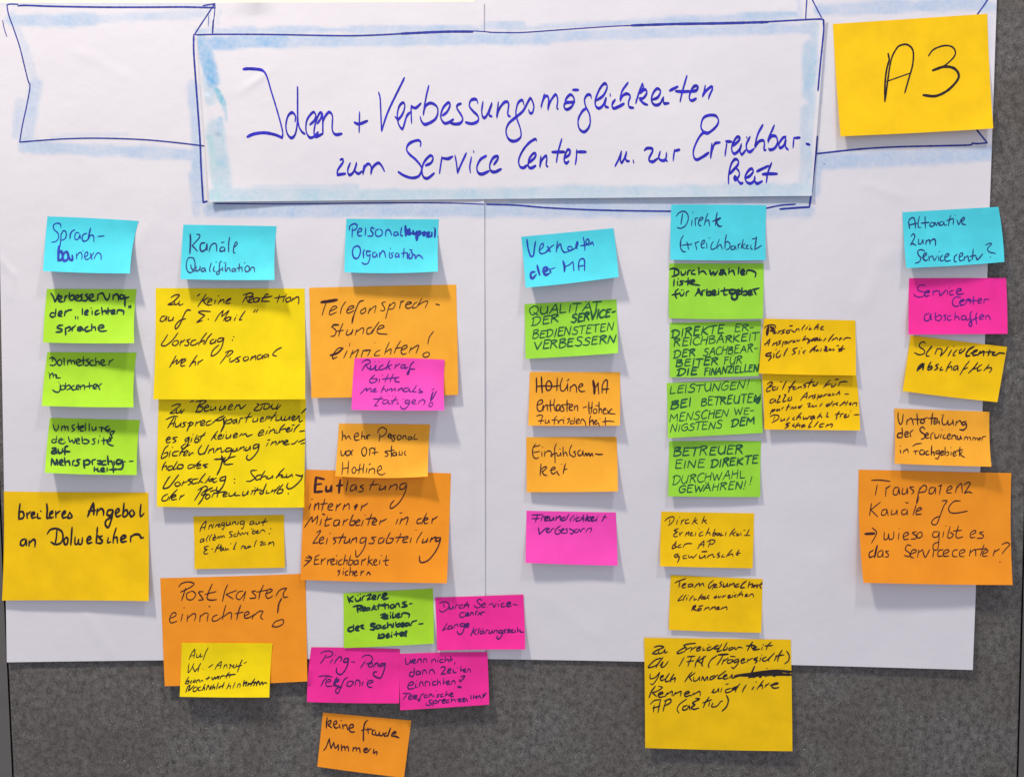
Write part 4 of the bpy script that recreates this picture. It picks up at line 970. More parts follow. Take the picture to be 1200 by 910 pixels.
300,670 270,680 295,700 270,720|345,670 305,680 305,710 345,700|w1.1 405,630 375,665 350,705|360,690 385,700|440,650 415,690 400,705|w1.1 430,680 465,670 450,690 430,690|490,665 465,680 470,700 495,690|w1.1 565,650 525,665 520,685 555,680 565,655! 550,710 520,760 490,765 495,735|
630,700 635,704|630,672 635,675 / 805,605 760,610 770,640 790,665 755,690 725,690|840,640 805,650 800,680 840,670|w1.1 870,610 845,650 835,680|845,660 875,650 880,670|890,650 890,670 915,665 930,645! 930,665|w1.1 1020,590 985,625 960,665|955,660 990,640 1000,640 995,660|
1010,640 1005,660 1035,655|1040,635 1035,660 1065,650 1080,635! 1085,655|w1.1 1110,640 1150,650 1165,640! 1150,680 1100,730 1060,750 1040,735 1050,705 / w1.1 110,790 75,810 65,840 100,840 120,810|w1.1 185,755 140,800 120,835|140,820 175,805 160,795 140,815 145,835 180,830|200,835 215,800|210,815 240,795 /
345,760 400,730 420,745 370,790|w1 380,745 320,840|w1.2 460,740 410,770 380,830 350,870|370,800 420,790|w1.1 430,790 405,810 415,830 440,810 430,790|455,815 470,785 490,780|440,770 480,760|w1 535,735 505,780 495,815|475,785 560,770|540,800 575,785 565,775 545,790 545,810 575,805|
590,780 590,805 620,800 640,775! 635,800 675,800|w1.1 700,770 695,800 720,795 740,765! 735,795|775,765 760,795|790,740 795,742|815,740 790,780 785,795|w.9 765,765 840,755|w1.1 855,760 830,775 835,790 860,780|w1.1 880,710 860,760 850,790|885,760 880,785 905,780|915,780 930,755|
w1 925,770 955,755|985,725 955,760 940,785|w1.1 1010,715 975,760 965,785 1000,780 1010,755 980,755|w1.2 1050,785 1053,788"""),
'anregung': (225, 600, 10.909, """100,245 130,165 180,110! 175,160 155,220|w.9 105,200 170,185|210,215 225,160|220,185 250,155 255,205|w1 275,150 265,195|295,190 310,155|305,175 330,150|335,175 360,155 345,145 335,165 340,185 365,180|405,130 380,140 375,165 405,160 415,130! 410,185 395,220 380,205|
w1.3 440,125 440,165 475,155 485,125! 490,160|w1.3 510,160 520,125|w1.2 515,140 550,120 560,155|w1.3 580,155 595,125|w1 660,110 620,120 620,150 660,140 670,110! 660,180 640,215 630,200|780,110 745,125 740,155 775,145 790,115! 795,155|820,120 815,150 845,145 860,115! 865,145|
945,75 915,120 905,170|w1.2 880,130 960,115 / 150,335 115,345 105,380 135,370 155,335! 150,380|215,290 185,340 190,375|255,280 225,330 230,365|265,345 290,325 280,315 265,335 270,355 300,350|w1.3 285,280 305,330|315,335 340,305 345,335|345,325 375,300 380,325|380,320 405,295 415,320 /
520,245 480,250 490,275 515,300 480,320|560,270 535,285 540,310 570,300|595,235 580,290 575,305|580,280 610,265 615,295|625,290 640,260 655,270|655,280 680,265 690,250|w1.2 700,270 720,250 705,270 715,285|w1 755,205 762,210|785,215 770,265 800,270 810,240 780,240|820,260 850,240 835,230 825,250 830,270 860,260|
870,260 885,230 915,225 935,250|1000,210 1010,206|w1.2 985,268 992,272 / w1.2 210,430 165,440! 155,460 195,475! 155,500 160,530 205,525|w1 250,470 268,466|w1.2 290,510 320,450 350,405|w1.2 310,445 345,460 375,420 360,490|w1.2 400,450 370,465 375,490 405,465 410,490|430,450 430,485 455,465 470,480|
w1 495,395 500,400|565,380 550,420 530,470 550,465 / 625,465 645,425|w1.1 635,445 665,425 670,460|685,430 680,460 705,455 720,425! 725,455|w1 745,425 730,445 755,435|825,355 805,400 795,440|870,380 905,375 875,420 905,415|935,380 915,395 920,415 945,405|
w1.3 975,415 990,380 1000,400|w1 995,400 1030,375 1045,395 1045,430"""),
'auf_kd': (210, 750, 10.909, """125,240 160,160 200,110! 200,150 185,220|w.8 140,200 195,185|w.9 225,170 220,215 255,205 275,165|w.9 275,165 270,210 300,195|370,90 335,160 305,250 / 125,295 115,370 115,410 150,370 190,290|w1.2 175,340 200,395 220,370 245,350|w1.1 275,290 250,340 240,395|w.9 300,362 303,365 /
w1.1 375,345 430,305|455,370 490,310 540,265! 535,310 520,355|w.9 480,325 535,310|565,355 580,310|575,330 605,305 610,350|w1.1 640,360 660,305 640,310|w1 655,310 680,330 700,305! 690,345 720,340 735,300|w1.2 805,245 775,310 745,400|w1.1 735,330 800,315|w1.1 830,290 860,275 /
w1.2 120,465 90,520 75,550|w1.2 90,530 125,510 110,550 80,550|w1.2 140,535 165,510 145,530 150,550|w1.2 200,500 175,530 200,530 215,505|w1.2 220,540 235,505 260,505 255,530|270,530 290,505 305,520|380,455 365,480 355,505|w1.2 340,490 390,475|w1.3 415,470 430,500 455,465 465,490 490,455|
w1.2 500,480 515,455 490,470 500,490|w1.3 520,490 540,455 580,450|w1.2 640,405 610,440 600,480|w1.3 590,455 660,430|w1.2 640,470 660,440 720,430 / w1.3 85,660 110,590 140,570! 120,640 165,600 190,575|w1.2 225,590 185,610 180,650 220,640 235,600|w1.2 275,590 245,605 250,640 280,630|
w1.2 330,555 300,620 290,640|w1.2 300,620 325,600 320,635|w1.3 345,630 370,570 380,600|w1.3 385,625 410,580 400,625|w1.3 440,560 420,620|w1.2 425,610 455,590 450,620|w1.3 500,540 475,620|w1.2 500,605 530,580 510,610|w1.3 575,535 550,605|w1.2 520,590 570,570 /
w1 640,540 620,590 605,620|w1 620,590 655,575 650,615|w1 715,530 685,610|w1 740,600 755,560 780,555 775,600 / w1.6 830,510 820,580|w1.5 820,560 860,530 850,580|w1.6 870,575 900,550 880,545|w1.4 965,490 930,540 915,580|w1.5 890,560 960,530|w1.6 950,575 975,530 990,560|
w1.6 985,575 1010,520 1030,560|w1.6 1030,570 1060,530 1070,565|w1.3 1070,560 1100,535 1120,548"""),
'rueckruf': (410, 415, 10, """140,100 165,75 215,65 240,90 210,115 175,125|195,110 165,150 140,190|185,120 210,160 240,180|w1.1 245,125 240,175 275,170 305,125! 300,185 330,180|w.9 290,85 293,88|w.9 340,85 343,88|390,125 350,145 345,180 400,170 440,140|465,75 440,130 430,175|490,120 445,145! 475,180|
525,165 540,120|535,140 585,110|640,120 605,130 600,160 635,155 650,120|650,125 645,165 680,150|w1.1 750,85 715,120 695,180|w1.7 695,180 675,225 680,235 700,180|700,170 760,175 / 290,240 250,280 230,310 250,335 300,320 320,290 260,285|350,285 340,330|w.8 380,245 385,248|
450,235 430,280 410,325|510,230 485,280 470,325|380,290 570,270|575,265 535,285 530,315 585,325 / 120,465 170,415 185,400! 200,400 190,435! 230,400 250,405 245,440! 275,430|270,430 310,410 300,400 275,415 280,440 320,435|405,365 375,420 365,450|w.9 375,420 410,405 420,435|
430,440 445,400|445,420 490,400 485,435|490,430 530,400 530,435|w1 560,430 575,400|575,420 610,395 620,430|690,395 640,400 635,435 680,430 700,400! 700,435 730,435|780,365 760,400 735,435 780,440|830,400 810,420 855,440 820,450 800,445 / 370,490 330,550 290,600 330,600|275,525 390,520|
440,530 395,540 385,575 425,575 450,540! 455,580 490,570|w.9 450,480 453,483|w.9 500,488 503,490|545,495 515,540 495,585|480,545 560,530|560,550 550,580 575,575|w.9 625,520 632,522|w1.1 700,540 655,540 650,570 690,570 705,540! 690,590 650,635 610,635 590,605|
725,565 770,550 760,530 730,545 730,575 780,580|800,580 815,545|815,555 850,530 880,550 865,590 / w1.5 975,440 955,500 945,550|w1.3 1015,430 980,500 945,545|w.9 960,415 990,405|965,560 930,580 925,605 955,610 975,580 960,562"""),
'mehrpers': (390, 490, 10, """w1.1 110,145 115,200 108,260|w1.1 115,210 140,200 155,245|160,235 185,205 210,245|245,220 300,200 290,170 260,185 250,220 265,255 310,250|345,150 340,200 335,245|w1.2 340,215 365,205 375,245|w1.2 390,240 400,205 435,195|405,215 410,245 /
525,175 540,130 580,105 625,130 625,170 590,205 555,215|550,180 550,220 542,265|640,205 680,200 670,180 650,190 655,225 685,225|w1.1 690,195 680,230 700,245|735,195 700,205 725,230 710,265 690,265|780,195 755,215 765,250 795,240 800,210 780,195|820,245 825,200|825,220 850,200 860,245|
915,215 885,220 885,250 915,240 925,215! 930,250|965,185 950,240 990,245 / 95,375 100,430 130,430 150,380|w1.1 185,375 150,400 165,435 200,420 205,385 180,375|w1.2 235,370 215,400 225,430|w1 370,335 340,370 345,420 370,440 395,400 390,350 370,335|430,435 435,380 430,360 470,345 490,370|
495,340 490,430|w.9 460,405 530,395 / 660,380 610,390 645,415 640,440 610,445|w1.1 690,320 685,380 688,450|w.9 640,385 720,370|w1.1 740,395 705,405 705,435 735,430 745,400! 750,440|w1 780,385 775,430|775,430 800,425|w1.1 815,390 810,430|w1.1 850,380 840,410 855,435 / 115,510 115,580 105,660|185,500 180,580 175,650|
110,590 185,575|250,570 225,600 235,640 265,630 270,590 245,565|320,530 310,600 305,650|w.9 270,610 350,585|365,530 355,600 355,640|400,580 390,640|w1.1 425,540 440,530|420,640 430,590|w1 425,610 465,585 490,600 485,650|w.9 520,620 570,590 560,555 535,570 520,620 545,655 580,660 615,640"""),
'kuerzere': (400, 688, 10.909, """80,110 90,150 105,195|w1.1 155,110 90,155! 150,180|175,135 190,170 230,165 245,125! 245,165|w.9 210,100 213,102|w.9 240,82 243,84|265,165 275,115 300,105|320,105 380,85 345,140! 330,155 390,140|395,140 440,120 430,100 400,110 400,145 440,150|460,150 480,100 500,95|w1.1 510,130 580,90 560,75 530,95 540,145 600,135 /
w1.1 150,245 220,230 270,240 240,265 200,275|w1.2 205,240 205,275 212,315|w1.1 215,265 250,295|w1.1 270,280 310,265 295,250 270,265 275,295 310,295|350,255 320,265 320,290 355,280 365,255! 365,290|w1.1 390,290 420,225|w1.1 440,240 400,265! 450,280|w1.1 470,275 480,210|w1.1 460,235 510,220|w1.1 500,230 540,215|
w1.1 555,200 560,270|w1 520,235 600,215|w1.1 600,225 605,265|w1.1 650,215 625,235 640,265 675,245 665,215 640,220|w1.1 690,255 705,210 730,205 745,245|w1.1 830,180 780,195 810,215 840,235 770,250|w1 870,208 905,203 / w1.1 500,350 560,335 530,370 505,385! 555,385|w1.1 540,400 590,370 580,350 555,370 560,395 600,395|
w1 625,350 630,390|w1.1 625,318 630,321|w1.1 660,320 655,360 660,385 690,375|w1.1 690,345 700,380|w1.1 700,370 745,345 735,330 705,350 720,380 760,375|w1 770,370 780,330 830,325 870,345 860,380 / w1.1 155,475 155,530|w1.2 150,500 100,515 85,545 120,560 160,540|w1.1 180,530 225,510 215,495 185,510 185,540 225,550|
w1.1 240,490 280,480 255,510 290,525|w1.2 435,465 390,460 375,485 430,505 415,535 370,535|w1.2 490,480 455,485 450,520 490,515 500,480! 510,520|w1.2 560,480 530,500 540,520 580,510|w1.1 590,445 595,510|w1.1 595,490 630,470 650,510|w1.1 665,455 665,505|w1.1 695,440 700,495|w1.1 705,480 740,460 755,480 730,500 705,500|
w1.1 765,480 800,470 785,450 765,470 775,500 810,490|w1.2 850,450 820,460 825,490 860,475 865,450! 875,485|w1 890,485 905,440 965,420|w1 990,465 1045,460 / w1.2 480,590 475,640|w1.2 465,645 545,640|w1.1 490,610 535,595 550,625 500,640|w1.1 570,620 610,605 595,590 575,610 585,640 625,625|w1 640,600 645,635|w1 645,570 648,573|
w1.1 700,560 705,620|w1 670,600 745,585|w1.1 745,600 790,590 780,570 750,585 760,615 795,615|w1.1 815,620 800,570|w1.1 800,575 835,555 825,600 830,625"""),
'durch': (505, 690, 10, """95,165 150,145 205,165 210,205 170,250 125,265 95,240|145,160 155,210|w1.1 220,200 215,230 245,225 260,195! 265,225|285,225 295,185 320,180|375,180 335,190 335,220 370,215|w1.2 430,150 395,190 385,220|w1.2 395,195 440,180 435,215 /
600,130 570,115 540,135 560,165 590,190 560,215 520,210 505,185|600,190 640,175 625,160 600,180 605,210 640,205|w1 665,210 675,170|675,185 715,165|725,165 740,210 765,165|790,170 790,205|800,130 803,132|855,160 825,175 830,205 870,200|w1.2 890,180 935,165 920,150 890,165 895,200 940,195|960,175 1015,185 /
395,270 355,275 335,305 355,330 400,315|w1.5 405,300 440,290 430,275 410,290 415,310 445,305|w1.3 460,305 470,275 490,275 495,300|w1.3 545,250 520,280 525,300|w1.4 550,300 570,275 580,295|w1 590,300 590,270 630,268 / 190,400 165,440 130,485! 185,460 200,465|w1.1 245,425 205,435 205,465 240,455 250,430! 255,460|
w1 270,455 280,420 310,410 315,440|w1.1 390,400 345,405 345,430 385,430 395,400! 385,470 360,520 325,525 305,490|w1.3 400,425 445,415 435,400 405,410 405,440 445,440 / w1.2 505,445 485,500 465,545|w1.2 540,465 495,500! 530,530|w1.1 565,455 550,525|w1.1 615,485 580,490 580,520 610,510 620,485! 625,520|w.8 590,462 594,464|w.8 612,458 616,460|
w1.1 640,515 650,480 670,475|w1.1 685,480 680,515 705,510 720,480! 725,510|w1.1 735,515 745,480|w1.1 745,490 770,475 775,510|w1.2 830,480 795,485 795,510 830,505 840,480! 830,540 800,580 770,570 780,545|w1.2 880,470 850,480 875,500 845,515|w1.3 890,475 925,470 895,505! 930,500|w1.3 935,490 965,475 940,480 945,505 980,500|
w1.2 985,475 990,505|w1.1 1015,445 1015,500|w1.2 1025,490 1045,475 1050,500 1090,500"""),
'ping': (360, 755, 10.909, """170,110 210,85 280,80 325,100 310,140 240,165|w1.1 240,130 210,185 170,235|325,180 295,235|355,130 358,132|w1.1 350,235 375,180|w1.1 365,205 410,155 440,165 425,215|w1.2 525,170 480,180 465,215 500,220 530,180! 510,270 465,350 420,380 375,350 375,295|w.9 560,215 610,222 /
700,160 740,135 800,135 835,175 810,225 750,245|w1.1 740,210 705,260 680,295|w1.2 800,245 830,225 780,260 800,285 835,270 830,225|w1.3 850,285 870,235|w1.3 865,255 895,230 910,275|w1.3 990,235 940,245 925,270 960,270 1000,240! 980,330 940,420 890,415 850,390 850,350 890,345 / w1.1 145,405 230,395 320,410|
w1.1 250,415 210,460 175,525|240,480 300,465 285,440 250,455 235,495 255,530 320,525|w1.5 380,415 350,470 340,520|w1.5 350,490 400,460 400,440 360,470 360,520 400,525|w1.1 515,415 470,450 430,540 395,615 365,605 370,565 410,540 440,540|w1.2 560,460 515,480 510,520 550,530 590,480 555,460|w1.1 610,520 625,455 660,455 675,480 670,525|
w1.1 715,470 700,520|760,435 763,437|w1.1 765,500 840,475 825,455 780,465 765,505 790,540 830,542"""),
'wenn': (465, 760, 10.909, """110,115 120,190 160,180 175,135! 185,180 200,130|w1.2 210,160 240,145 225,130 205,150 215,180 250,170|w1.1 265,175 275,135 305,130 315,170|w1.1 340,170 345,130 370,125 385,165 / w1.1 445,175 450,130|w1.1 455,145 485,125 500,165|w1 525,130 520,165|530,105 533,107|w1.1 590,130 550,140 555,170 600,165|
w1.1 620,95 615,165|w1.1 620,145 650,130 665,165|w1.1 690,95 690,160|w1 660,140 715,130|740,165 740,195 / w1.2 220,240 225,290 215,345|w1.2 210,290 170,300 165,340 200,350 220,320|w1.2 290,280 255,285 250,325 285,320 300,285! 305,325|w1.1 330,325 335,275 365,270 380,315|w1.1 415,315 420,275 460,265 485,315 /
w1.2 560,240 590,225 620,240 600,280 565,320! 630,315|w1.2 645,285 690,270 680,250 655,265 650,300 690,305|w1.3 720,260 725,295 760,300|770,238 773,240|w1.1 820,220 815,285|w1.1 820,275 850,260|w1.1 850,280 880,265 870,250 850,265 860,290 890,290|w1 905,290 910,255 935,260 945,295 /
w1.1 140,470 210,450 205,420 165,430 140,475 155,510 220,500|w1.1 245,440 235,490 265,480|250,402 253,404|w1.1 290,480 295,430 325,420 340,470|w1.1 365,475 365,420 405,415|w1.1 420,420 420,465|445,390 448,392|w1.1 500,410 460,420 465,460 505,450|w1.1 520,385 520,460|w1.1 520,430 545,415 560,450|w1.1 600,375 595,450|
w1.1 600,435 630,415|w1.1 635,440 670,420 655,405 635,425 650,455 685,445|w1 700,445 710,405 740,410 745,445|w1.2 800,385 810,415 870,345 820,350|w2 780,482 820,486 / 70,565 175,565|130,570 105,610 80,645|w1.1 150,620 195,605 180,585 155,600 155,640 200,635|w1.3 220,580 210,630|w1.3 225,620 260,600 245,590 225,610 235,635 265,630|
w1.1 345,570 310,590 295,640 285,665 270,655 300,625|w1.1 380,580 350,595 360,620 390,605 380,580|w1.1 410,615 420,580 445,580 455,610|w1 475,590 475,610|505,535 510,537|w1.1 545,575 515,585 535,605 505,615|w1.1 590,570 560,585 565,610 595,600|w1.1 635,540 620,605|w1.1 625,590 655,575 665,600|w1.2 680,590 720,570 705,560 680,575 690,605 725,600 /
w1.1 450,650 415,655 415,680 445,695 430,715 375,715 375,690|w1.2 465,660 460,725|w1.1 465,670 505,655 515,685 475,695|w1.1 530,690 540,655 570,650|w1.2 580,670 620,655 605,640 580,660 590,690 620,685|w1.1 670,645 635,655 640,685 675,675|w1.1 700,625 695,675|w1.1 700,660 735,640 750,670|w1.1 770,645 820,635 785,670! 825,670|
w1.3 840,655 870,640 855,625 840,645 850,670 880,665|w1.3 885,630 905,665|w1.1 945,590 950,640|w1.1 985,580 975,635|w1.1 985,620 1010,605|w1.2 1010,625 1035,605 1020,600 1010,615 1020,635|w1.1 1045,625 1055,590 1080,630|w1.4 1105,570 1100,620|w1.4 1140,560 1105,615|1075,662 1078,664"""),
'keine_f': (370, 832, 10, """w1.1 135,85 125,140 125,205|w1.1 130,150 165,115 180,125 170,150 140,165! 185,200|w1 210,165 245,150 240,120 215,135 210,175 235,205 265,195|w1.1 275,165 285,205|w1.1 295,115 298,118|w1 315,160 320,215|w1 320,185 355,165 375,225|w1 395,210 440,190 430,160 400,175 390,220 415,250 455,248 /
w1.1 605,115 575,150 560,230 558,355|w1 535,235 575,215|w1 610,200 615,270|w1 585,225 650,215|w1 660,220 665,275 690,285|w1.1 665,240 690,225|w1.1 700,245 705,285 735,285 745,250|w1.1 745,255 750,290 780,290 790,260|w1.2 830,260 800,275 810,300 840,290|w1.2 875,205 860,250 845,300|w1.2 905,275 940,260 925,245 900,265 890,295 930,300 975,318 /
90,468 120,430 160,325! 165,380 180,445! 210,370|w1.1 210,370 220,420 235,440 260,400|w1.1 265,400 265,465|w1.1 300,400 305,470|w1.1 305,435 335,420 345,465|w1 350,435 375,420 385,475|435,475 440,430|440,450 470,430 475,475|475,450 510,440 520,490|w1.1 560,465 605,455 595,440 565,450 570,485 605,485 640,445|
680,450 680,500 705,480 720,490 710,518"""),

'hotline': (615, 430, 10, """w1.4 135,125 138,210 135,295|w1.5 195,115 198,210 205,300|140,225 250,220 340,225 410,215|w1.2 270,160 248,210 260,270 300,260 315,210 295,165 270,160|380,125 378,200 375,275|440,125 418,200 420,265 450,280 480,250 495,210|500,190 500,275|w1.3 500,160 515,140|530,285 535,225|535,240 580,205 605,240 605,295|
630,240 680,215 665,195 640,210 630,250 655,285 705,282 / w2.4 800,160 815,240 815,310|830,240 860,180! 860,240 868,315|w1.1 905,305 910,210 940,155 965,155 965,230 955,305|905,260 985,255 / 150,445 205,420 205,390 180,385 150,420 145,480 165,515 200,505 215,445|215,510 220,450|225,470 255,440 270,510|
300,385 298,450 305,520|265,450 335,440|350,375 340,440 355,510|w1.2 405,440 375,450 370,505 400,500 415,450! 415,510|455,440 430,445 460,490 450,515 425,515|495,385 495,520|460,440 525,430|515,480 560,455 550,435 525,450 525,500 560,505|580,500 585,450|590,465 615,450 620,515 / 680,475 725,463|750,405 750,480 755,550|
790,405 785,470 775,545|w.9 750,480 795,470|w.9 835,485 805,500 805,535 835,540 845,510 830,485|w.8 830,450 870,450|870,405 870,470 870,540|w.9 870,510 895,485 905,540|w.9 920,510 950,495 940,480 920,500 925,545 955,540|w.9 965,500 985,550|w.9 960,550 1010,490 1025,500|w.9 1005,510 980,530 1010,545 1060,548 /
w.9 135,575 170,562 210,570 195,610 185,665|w.9 155,630 225,625|w.9 245,615 240,655 270,650 280,615! 290,655|w.9 375,575 350,600 345,670|w.9 315,620 375,615|w.9 385,615 400,660|w.9 385,650 425,615 445,620|w.9 455,615 455,660|w.8 460,590 463,592|w.9 495,610 525,600 510,640 500,660|w.9 565,625 535,635 540,665 570,655|
w.9 585,590 575,665|w.9 595,645 640,620 625,605 600,630 610,660 640,655|w.9 655,660 660,620 680,610 710,650 715,690|w1.1 770,570 760,620 760,685|w1.1 765,645 795,620 805,675|w.9 815,650 845,630 830,620 815,645 830,670 860,650! 875,690|w.8 880,600 884,602|w1.1 945,590 942,640 945,680|w.9 905,640 980,632 1050,638"""),
'einfuehl': (615, 508, 10, """125,120 95,170 92,230 105,275 135,290 165,275|w.9 100,155 180,135|w.9 100,220 175,205|200,210 200,265|w.9 205,155 210,158|230,265 235,205|235,225 275,200 310,215 305,265 330,250|370,115 350,170 352,240 355,340|310,240 375,225|375,225 385,260 410,250 420,220! 425,260|w1.2 410,175 413,180|
450,155 448,210 455,265|455,240 480,215 500,260|550,130 525,190 530,245 560,260|595,205 570,210 595,240 580,270 555,265|w1.1 650,190 620,215 635,255 670,240 680,195! 685,255|w1.2 700,260 715,225 730,255 750,225 765,260 785,230 800,262|825,235 870,242 915,240 /
w1.2 190,350 185,420 180,490|w1.2 190,420 235,385 255,395 225,430 200,440! 225,480 260,488|w1.1 295,430 355,410 345,390 315,405 310,450 335,470 375,440|w1.1 380,440 385,465 405,485|w.9 430,355 435,358|w1.2 475,350 460,410 450,465|w1.1 460,420 495,410"""),
'freund': (615, 595, 10.909, """90,90 165,85 235,85|w1.1 165,85 135,175|w.9 90,135 190,130|w1.1 205,165 225,115 265,105|w1.2 255,140 305,120 290,105 255,130 260,160 310,155|w1.3 320,110 320,155 350,150 370,115! 370,155|w1.4 395,155 405,110|w1.3 405,130 450,105 455,155|w1.2 515,115 475,130 475,160 520,145|w1.2 565,80 520,155|
w1.1 630,90 575,150 590,165|w1 640,120 620,160|w.9 660,95 664,98|w1.2 700,115 655,135 660,165 705,155|w1.3 755,85 710,160|w1.2 720,145 755,125 745,175|w1.5 800,90 775,165|w1.5 840,110 790,135 830,165|w1.4 840,145 885,120 870,110 845,135 860,165 900,150|w1.2 925,120 910,170|w.9 935,98 940,100|w1.3 1030,90 985,170|1005,110 1045,120 /
w1.2 175,250 180,290 185,335! 275,250|w1.1 280,290 315,265 300,255 275,275 285,310 325,300 350,265|330,305 345,270 375,260|455,225 410,260 385,300 400,330 440,325 460,295 430,275|465,295 505,270 490,260 465,280 470,315 505,320|545,260 520,265 545,290 530,320 505,315|580,260 565,265 625,290 600,330 580,320|
670,265 640,280 640,310 675,305 695,265! 710,300|715,305 735,265 765,262|780,310 800,270 850,255 855,270 835,310"""),
'durchw': (780, 305, 10, """50,105 95,95 150,120 150,160 110,180 75,190|105,110 100,175|180,130 190,170 225,160 235,130|w1.1 255,170 265,125 290,115|340,115 310,125 305,155 350,165|390,85 390,165|395,145 440,125 480,165|w1.1 515,115 535,165 560,135 575,170 610,125|w1.2 640,115 685,120 670,160 630,160 650,135 685,140 710,170|745,95 740,160|
750,140 790,120 810,175|w1.1 860,80 850,160|w1.1 875,145 925,135 905,110 880,130 895,165 930,165|950,160 955,120 1005,120 1055,145 1050,195 / 100,225 95,300|140,245 140,290|w.8 145,215 150,218|210,240 170,245 200,275 160,292|w1.1 265,210 260,290|220,250 290,240|275,270 340,245 325,230 280,245 295,275 350,285 400,292 /
150,335 120,360 110,400 130,445|75,405 160,390|165,375 180,415 210,400 215,375|w.8 185,345 188,348|w.8 205,345 208,348|w1.1 240,415 245,375 270,360 / 345,415 375,370 385,330 415,410|360,385 410,375|430,410 430,360 460,350|w1.2 485,340 480,405|w1.2 485,385 520,365 535,400 490,410|w1.2 540,390 585,375 570,350 545,370 560,405 600,400|
w1.1 620,360 620,400|w.8 622,335 626,338|w1.1 690,320 685,400 720,400|w1 645,360 740,345|w1.3 810,345 755,350 755,385 805,385 820,350! 840,430 810,460 775,440 780,400|w1.2 820,380 870,365 855,345 830,365 840,400 880,395|w1.3 895,325 890,395|w1.2 895,375 945,360 950,400 905,405|w1.2 960,385 1010,375 995,350 965,370 980,405 1020,400|
w1.1 1060,400 1035,350|w1 1020,340 1060,335 1095,325"""),
'direkte_y': (770, 597, 10, """90,130 130,95 185,80 200,110 170,155 130,185|w.9 150,110 145,155|240,115 228,170|w.9 262,85 266,88|280,170 290,120|285,140 320,110|370,110 335,125 335,160 380,150|w.9 455,85 410,170|w.9 430,135 470,115|430,130 475,165|w1.1 555,75 525,160|w1.1 535,130 580,120|w1.1 545,125 580,160 /
w1.1 250,220 200,240 240,260! 195,290 205,315 240,310|w1.1 265,265 270,305|260,290 300,260|w1.1 330,305 345,265|w1.1 340,285 375,260 365,300|w1 385,290 415,270 400,265 390,300 425,300|w1 455,265 445,305|w.9 490,222 494,225|w1 535,255 500,275 495,305 540,295|w1.1 610,210 570,300|w1.1 575,280 615,265 620,300|w1.2 680,225 650,300|
w1.1 650,285 690,270 670,305 650,300|w1.1 725,270 695,285 715,300 735,275! 740,305|w1.1 755,270 745,300 775,295|w1 810,260 800,305|w1.1 910,220 875,260 850,305|w1.1 925,255 880,280! 910,305|w1.1 925,290 950,275 935,305 970,290|w1 980,265 985,300|w.9 1015,240 1030,238|w1.2 1080,230 1045,300|w.9 1020,300 1090,298 /
w1.2 225,365 205,410 235,440|w1.2 225,395 185,420 180,455 225,435|w1 280,405 250,420 250,440 285,435|w1 305,440 320,410 355,395 410,395 / 475,455 510,400 550,360! 545,435|w.9 490,410 555,405|600,435 625,370|585,375 640,350 680,365 650,400 615,400 /
w1.2 250,515 205,530 215,555 260,540|w1.2 235,530 260,560 240,615|w1 345,530 305,545 310,570 350,565|w1.1 370,530 375,560 410,545 420,565 465,520|w1.2 500,530 500,565 540,555 560,530! 565,565|w1.4 525,490 585,487|w1.1 585,560 610,530|w1 600,545 650,520 660,555 680,545|w1.2 735,500 705,520 735,540 705,560|
w1.1 775,525 755,550 790,550|w1.2 880,465 840,510 810,550|w1.1 835,535 880,515 890,545|w1.2 960,470 930,525 950,530|w1.2 925,515 975,505"""),
'team': (780, 670, 10, """w1.1 110,125 150,105 235,75|w1.1 170,100 155,175|w1.1 185,165 225,145 240,135 205,140 200,180 235,178|w1.1 310,135 270,145 265,170 300,165 320,140! 320,175|w1.1 340,180 365,140|w1.1 360,155 395,130 400,170|w1.1 400,160 435,130 450,165 / w1.1 560,95 515,135 500,175 515,185 545,155 560,140|w1.1 570,130 560,170 545,200|
w1.1 570,165 600,150 590,140 570,160 580,180 610,175|w1.1 660,110 635,125 655,150 630,175|w1.4 680,130 675,170 710,160 725,130! 725,170|w1.3 740,170 760,135|w1.3 765,150 800,130 805,170|w1.3 860,135 825,150 820,175 860,165|w1.4 945,105 900,140 880,180 925,180|w1.2 985,110 965,180|w1.1 970,155 1020,135 1005,180|
w1.2 1010,175 1040,150 1030,180 1060,150 1070,185|w1.2 1080,140 1075,180|w1.4 1130,120 1105,160 1120,190|w1 1090,150 1130,140 / w1.1 205,265 165,305 145,335 195,320|w1.1 240,265 215,300 205,335|w1.1 250,295 245,325|w.9 265,272 268,274|w1.1 325,275 290,310 280,335|w1 340,300 330,325 365,315|w1.2 430,255 395,300 380,335|
w1.2 400,305 440,285 445,305 420,315|w1.3 465,280 450,310 480,305|w1.4 510,270 490,290 505,310 / w1.1 565,295 600,275 575,290 575,305 610,290|w1.1 620,275 625,300 650,280|w1.1 660,300 680,270|w1 675,290 705,270|w1.2 730,290 760,270 735,275 735,300 775,290|w1 785,265 780,295|w.9 800,232 804,234|w1.1 830,260 800,280 820,290|
w1.1 895,225 860,260 840,290|w1.1 865,270 900,255 900,285|w1.1 930,280 960,260 940,260 930,285 965,280|w1.1 975,285 990,265 1020,255 1030,290 / w1.3 355,385 325,400 305,450|w1.3 330,405 355,400 320,430! 365,450|w1.1 415,420 380,430 380,450 415,440 420,425|w1.2 390,400 435,390|w1.1 450,445 475,410|w1.1 465,430 505,410 510,440|
w1.1 525,440 550,405|w1.1 540,425 580,405 580,440|w1.1 600,430 630,410 605,410 600,435 640,430|w1.1 650,435 670,410|w1.1 665,425 710,405 720,440"""),
